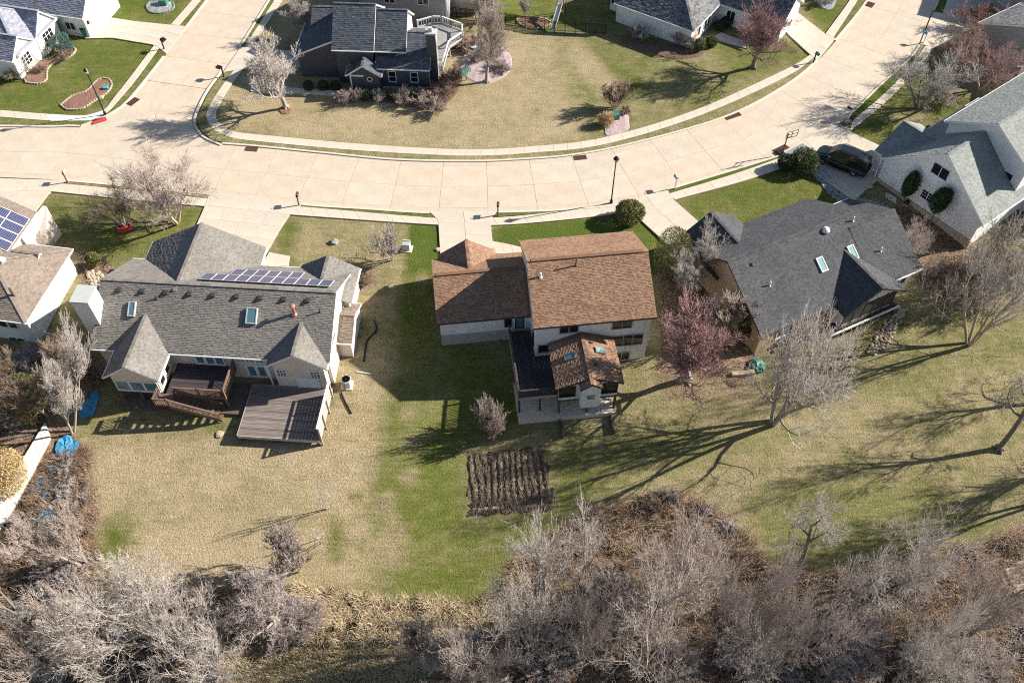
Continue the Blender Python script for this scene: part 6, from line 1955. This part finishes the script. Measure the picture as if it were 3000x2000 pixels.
for s in (-1, 1):
    for (xa, xb) in ((.35, 1.15), (-.75, .2), (-2.3, -.95)):
        vpane([(xa, s * .985, 1.2), (xb if xb != 1.15 else 1.3, s * .985, 1.2), (xb if xb != 1.15 else .95, s * .875, 1.78), (xa, s * .875, 1.78)], 'window')
    MB().box(-2.7, 2.2, s * 1.0 - .012, s * 1.0 + .012, .86, .92).build('side_trim', MAT['steel'], van)
    MB().box(-1.2, 1.2, s * 1.02 - .06, s * 1.02 + .06, .3, .37).build('running_board', MAT['black_metal'], van)
    MB().box(1.15, 1.35, s * 1.12 - .1, s * 1.12 + .1, 1.2, 1.42).build('mirror', MAT['chrome'], van)
    MB().box(2.82, 2.9, s * .68 - .14, s * .68 + .14, .66, .86).build('headlight', MAT['lamp_white'], van)
    MB().box(-2.88, -2.83, s * .84 - .06, s * .84 + .06, .8, 1.2).build('tail_light', MAT['red_plate'], van)
    for x in (1.85, -1.75):
        w = MB().lathe([(.36, -.12), (.38, -.1), (.38, .1), (.36, .12)], n=20).build('wheel', MAT['tyre'], van, loc=(x, s * .86, .38), rot=(math.pi / 2, 0, 0))
        MB().lathe([(.22, -.125), (.2, -.13), (.05, -.11)] if s > 0 else [(.05, .11), (.2, .13), (.22, .125)], n=16).build('rim', MAT['chrome'], w)
MB().box(-2.97, -2.8, -.95, .95, .42, .62).build('bumper', MAT['black_metal'], van); MB().box(2.8, 2.98, -.92, .92, .42, .6).build('bumper', MAT['chrome'], van)
MB().box(2.84, 2.91, -.5, .5, .62, .9).build('grille', MAT['black_metal'], van)
vpane([(-2.88, -.7, 1.2), (-2.88, .7, 1.2), (-2.8, .66, 1.8), (-2.8, -.66, 1.8)], 'rear_window')
MB().box(-1.6, .5, -.5, .5, 2.27, 2.32).build('roof_panel', MAT['glass'], van)
for s in (-1, 1): MB().bar((-2.2, s * .72, 2.27), (.5, s * .72, 2.32), .04).build('roof_rail', MAT['black_metal'], van)
sw = MB().lathe([(.33, -.1), (.36, -.08), (.36, .08), (.33, .1)], n=18).build('spare_wheel', MAT['tyre'], van, loc=(-2.98, -.35, .95), rot=(0, math.pi / 2, 0))
MB().lathe([(.2, -.105), (.18, -.12), (.04, -.1)], n=14).build('rim', MAT['chrome'], sw)

# iron fence across the back of the slate house lot
fpts = [(1250, 46), (1330, 52), (1420, 62), (1500, 72), (1600, 92), (1700, 98), (1775, 101)]
FPW = [np.array(ground(*p)[:2]) for p in fpts]
fe2 = empty('iron_fence', (*FPW[0], 0), 0, 'black iron picket fence across the lawn at the top', 'fence')
o0 = FPW[0]
allp = resample(np.array(FPW), 18)
for p in allp: MB().box(-.04, .04, -.04, .04, -.1, 1.45).build('post', MAT['black_metal'], fe2, loc=(p[0] - o0[0], p[1] - o0[1], 0))
for z in (.2, 1.15, 1.32):
    rr = MB()
    for a, b in zip(allp[:-1], allp[1:]): rr.bar((a[0] - o0[0], a[1] - o0[1], z), (b[0] - o0[0], b[1] - o0[1], z), .04)
    rr.build('rail', MAT['black_metal'], fe2)
pk = MB()
for p in resample(np.array(FPW), 260): pk.box(p[0] - o0[0] - .012, p[0] - o0[0] + .012, p[1] - o0[1] - .012, p[1] - o0[1] + .012, .05, 1.4)
tag(pk.build('pickets', MAT['black_metal'], fe2), kind='stuff')
# slide of a play set beyond the fence
a_, b_ = ground(1618, 96), ground(1652, 30)
sl_ = empty('play_slide', (a_[0], a_[1], 0), math.atan2(b_[1] - a_[1], b_[0] - a_[0]), 'grey sloping slide beyond the iron fence', 'slide')
Ls = math.hypot(b_[0] - a_[0], b_[1] - a_[1]) * .62
ch = MB()
ch.bar((0, 0, .25), (Ls, 0, 2.0), .5, .05).bar((0, .27, .33), (Ls, .27, 2.08), .05, .18).bar((0, -.27, .33), (Ls, -.27, 2.08), .05, .18)
ch.build('chute', MAT['grey_box'], sl_)
for s in (-.4, .4):
    MB().bar((Ls + .1, s, 0), (Ls + .1, s, 2.9), .09).build('leg', MAT['post_wood'], sl_); MB().bar((Ls + 1.2, s, 0), (Ls + 1.2, s, 2.9), .09).build('leg', MAT['post_wood'], sl_)
MB().box(Ls + .05, Ls + 1.25, -.45, .45, 1.92, 2.0).build('platform', MAT['old_deck'], sl_)
# green garden bench
g = ground(1366, 222)
be = empty('garden_bench', (g[0], g[1], .1), R(75), 'dark green bench at the edge of the round gravel bed', 'bench')
for k in range(4): MB().box(-.9, .9, -.28 + k * .14, -.17 + k * .14, .42, .46).build('seat_slat', MAT['green_box'], be)
for k in range(3): MB().box(-.9, .9, .29, .32, .55 + k * .15, .66 + k * .15).build('back_slat', MAT['green_box'], be)
for s in (-.8, .8):
    for y in (-.25, .3): MB().box(s - .035, s + .035, y - .035, y + .035, -.1, .45 if y < 0 else .98).build('leg', MAT['black_metal'], be)
g = ground(1388, 152)
ft = empty('garden_table', (g[0], g[1], .1), 0, 'pale round garden table in the gravel bed', 'table')
MB().lathe([(.5, .7), (.52, .72), (.5, .75)], n=18).build('top', MAT['grey_box'], ft); MB().tube((0, 0, 0), (0, 0, .7), .06).build('leg', MAT['grey_box'], ft); MB().lathe([(.3, 0), (.28, .05), (.06, .07)], n=14).build('foot', MAT['grey_box'], ft)
# rubbish bins by the pale house garage
for i, (px, py) in enumerate(((252, 108),)):
    g = ground(px, py)
    bn = empty('rubbish_bin', (g[0], g[1], .14), R(20), 'dark wheeled bin beside the bright garage at top left', 'bin')
    MB().add([(-.25, -.28, .05), (.25, -.28, .05), (.25, .25, .05), (-.25, .25, .05), (-.3, -.34, 1.0), (.3, -.34, 1.0), (.3, .3, 1.0), (-.3, .3, 1.0)], [(0, 3, 2, 1), (4, 5, 6, 7), (0, 1, 5, 4), (1, 2, 6, 5), (2, 3, 7, 6), (3, 0, 4, 7)]).build('body', MAT['mailbox_blue'], bn)
    MB().box(-.33, .33, -.38, .34, 1.0, 1.08).build('lid', MAT['black_metal'], bn)
    for s in (-1, 1): MB().lathe([(.1, -.03), (.1, .03)], n=12).build('wheel', MAT['tyre'], bn, loc=(s * .28, .28, .1), rot=(0, math.pi / 2, 0))
# white slab path and blue sheeting at lower left
A, B = np.array([ground(*p)[:2] for p in ((134, 1240), (96, 1303), (57, 1367), (0, 1459), (-80, 1585))]), np.array([ground(*p)[:2] for p in ((152, 1284), (100, 1385), (46, 1486), (0, 1556), (-80, 1690))])
wp = empty('white_path', (A[0][0], A[0][1], 0), 0)
bpy.data.objects.remove(wp)
wz = [float(tz(*p)) for p in A]
lowz = min(wz) - .5
pth = MB()
A2, B2 = resample(A, 12), resample(B, 12)
base = flat('white_path', list(A2) + list(B2[::-1]), lowz - .5, lambda x, y: float(tz(x, y)) + .12, MAT['joint'])
tag(base, kind='structure')
for k in range(12):
    q = inset([A2[k], A2[k + 1], B2[k + 1], B2[k]], .02)
    flat('slab', q, lowz, lambda x, y: float(tz(x, y)) + .22, MAT['white_concrete'], base)
def sheet(poly, label, seed):
    P = spline(np.vstack([poly_w(poly), poly_w(poly)[:1]]), .35)[:-1]
    rg = np.random.default_rng(seed)
    c = P.mean(0); n = len(P); V = []; F = []
    fr = [1.0, .75, .5, .25]
    for f in fr:
        for p in P:
            q = c + (p - c) * f * (rg.uniform(.82, 1.12) if f == 1 else 1) + rg.normal(size=2) * .05
            V.append((q[0], q[1], float(tz(*q)) + rg.uniform(.06, .2)))
    for j in range(3):
        for k in range(n): F.append((j * n + k, j * n + (k + 1) % n, (j + 1) * n + (k + 1) % n, (j + 1) * n + k))
    F.append(tuple(range(3 * n, 4 * n)))
    o = obj('blue_sheet', mesh('blue_sheet', V, F, MAT['blue_sheet']))
    so = o.modifiers.new('s', 'SOLIDIFY'); so.thickness = .01
    tag(o, label, 'plastic sheet', 'blue sheeting in the brush')
sheet([(170, 1292), (195, 1272), (222, 1285), (232, 1310), (215, 1335), (175, 1340), (166, 1320)], 'brightest crumpled blue sheet beside the upper end of the white path', 1)
sheet([(140, 1372), (170, 1355), (205, 1352), (180, 1378), (150, 1392)], 'small blue sheet second down along the white path', 2)
sheet([(85, 1440), (115, 1395), (165, 1402), (175, 1440), (140, 1465), (100, 1462)], 'faded blue sheet in the middle of the brush by the path', 3)
sheet([(82, 1508), (110, 1490), (165, 1500), (175, 1528), (120, 1542)], 'lowest faded blue sheet in the left brush', 4)
sheet([(238, 1190), (280, 1140), (290, 1178), (262, 1230), (232, 1225)], 'dark blue sheet in the shade below the sunroom', 5)
sheet([(120, 1560), (140, 1552), (152, 1562), (135, 1572)], 'tiny blue scrap at the lowest end of the blue sheeting', 6)
# green cover and stone blocks by the charcoal-roofed house
g = ground(2218, 1072)
bm = bmesh.new(); bmesh.ops.create_icosphere(bm, subdivisions=3, radius=.75)
_r = random.Random(3)
for v in bm.verts: v.co *= _r.uniform(.86, 1.12); v.co.z = max(v.co.z * .7, -.1)
me = bpy.data.meshes.new('green_cover'); bm.to_mesh(me); bm.free(); me.materials.append(MAT['green_box'])
tag(obj('green_cover', me, None, g), 'crumpled green cover at the rear corner of the charcoal-roofed house', 'tarpaulin')
for k, (px, py) in enumerate(((2152, 1098), (2168, 1097), (2184, 1095), (2200, 1092))):
    g = ground(px, py)
    nm = ('leftmost', 'second', 'third', 'rightmost')[k]
    tag(MB().add([(-.3, -.2, -.2), (.3, -.2, -.2), (.28, .2, -.2), (-.28, .2, -.2), (-.29, -.18, .28), (.28, -.19, .26), (.27, .19, .28), (-.27, .18, .27)], [(0, 3, 2, 1), (4, 5, 6, 7), (0, 1, 5, 4), (1, 2, 6, 5), (2, 3, 7, 6), (3, 0, 4, 7)]).build('stone_block', MAT['tan_stone'], None, loc=g, rot=(0, 0, random.uniform(-.1, .1))), f'{nm} of four tan stone blocks behind the red-twigged tree', 'stone block', 'tan stone blocks in a row')
# creek at the lower right edge
m_, nt_, b_ = nodes_of('creek_water')
b_.inputs['Base Color'].default_value = (.012, .02, .03, 1); b_.inputs['Roughness'].default_value = .08
wv = noise(nt_, 6, 3, .6); bump(nt_, b_, wv.outputs[0], .2, .03); MAT['creek_water'] = m_
def drape(name, poly, dz, mat):
    P = spline(np.vstack([poly_w(poly), poly_w(poly)[:1]]), .6)[:-1]; c = P.mean(0); n = len(P)
    V = [(p[0], p[1], float(tz(*p)) + dz) for p in P] + [(c[0], c[1], float(tz(*c)) + dz)] + [(p[0], p[1], float(tz(*p)) - .3) for p in P]
    F = [(k, (k + 1) % n, n) for k in range(n)] + [(n + 1 + k, n + 1 + (k + 1) % n, (k + 1) % n, k) for k in range(n)]
    return tag(obj(name, mesh(name, V, F, MAT[mat])), kind='structure')
drape('creek', [(2926, 1716), (2962, 1728), (3010, 1765), (3060, 1800), (3060, 2020), (3000, 1985), (2968, 1930), (2945, 1800)], .03, 'creek_water')
drape('creek_bank', [(2942, 1668), (2990, 1640), (3050, 1600), (3060, 1760), (3005, 1752), (2965, 1712)], .06, 'tan_stone')
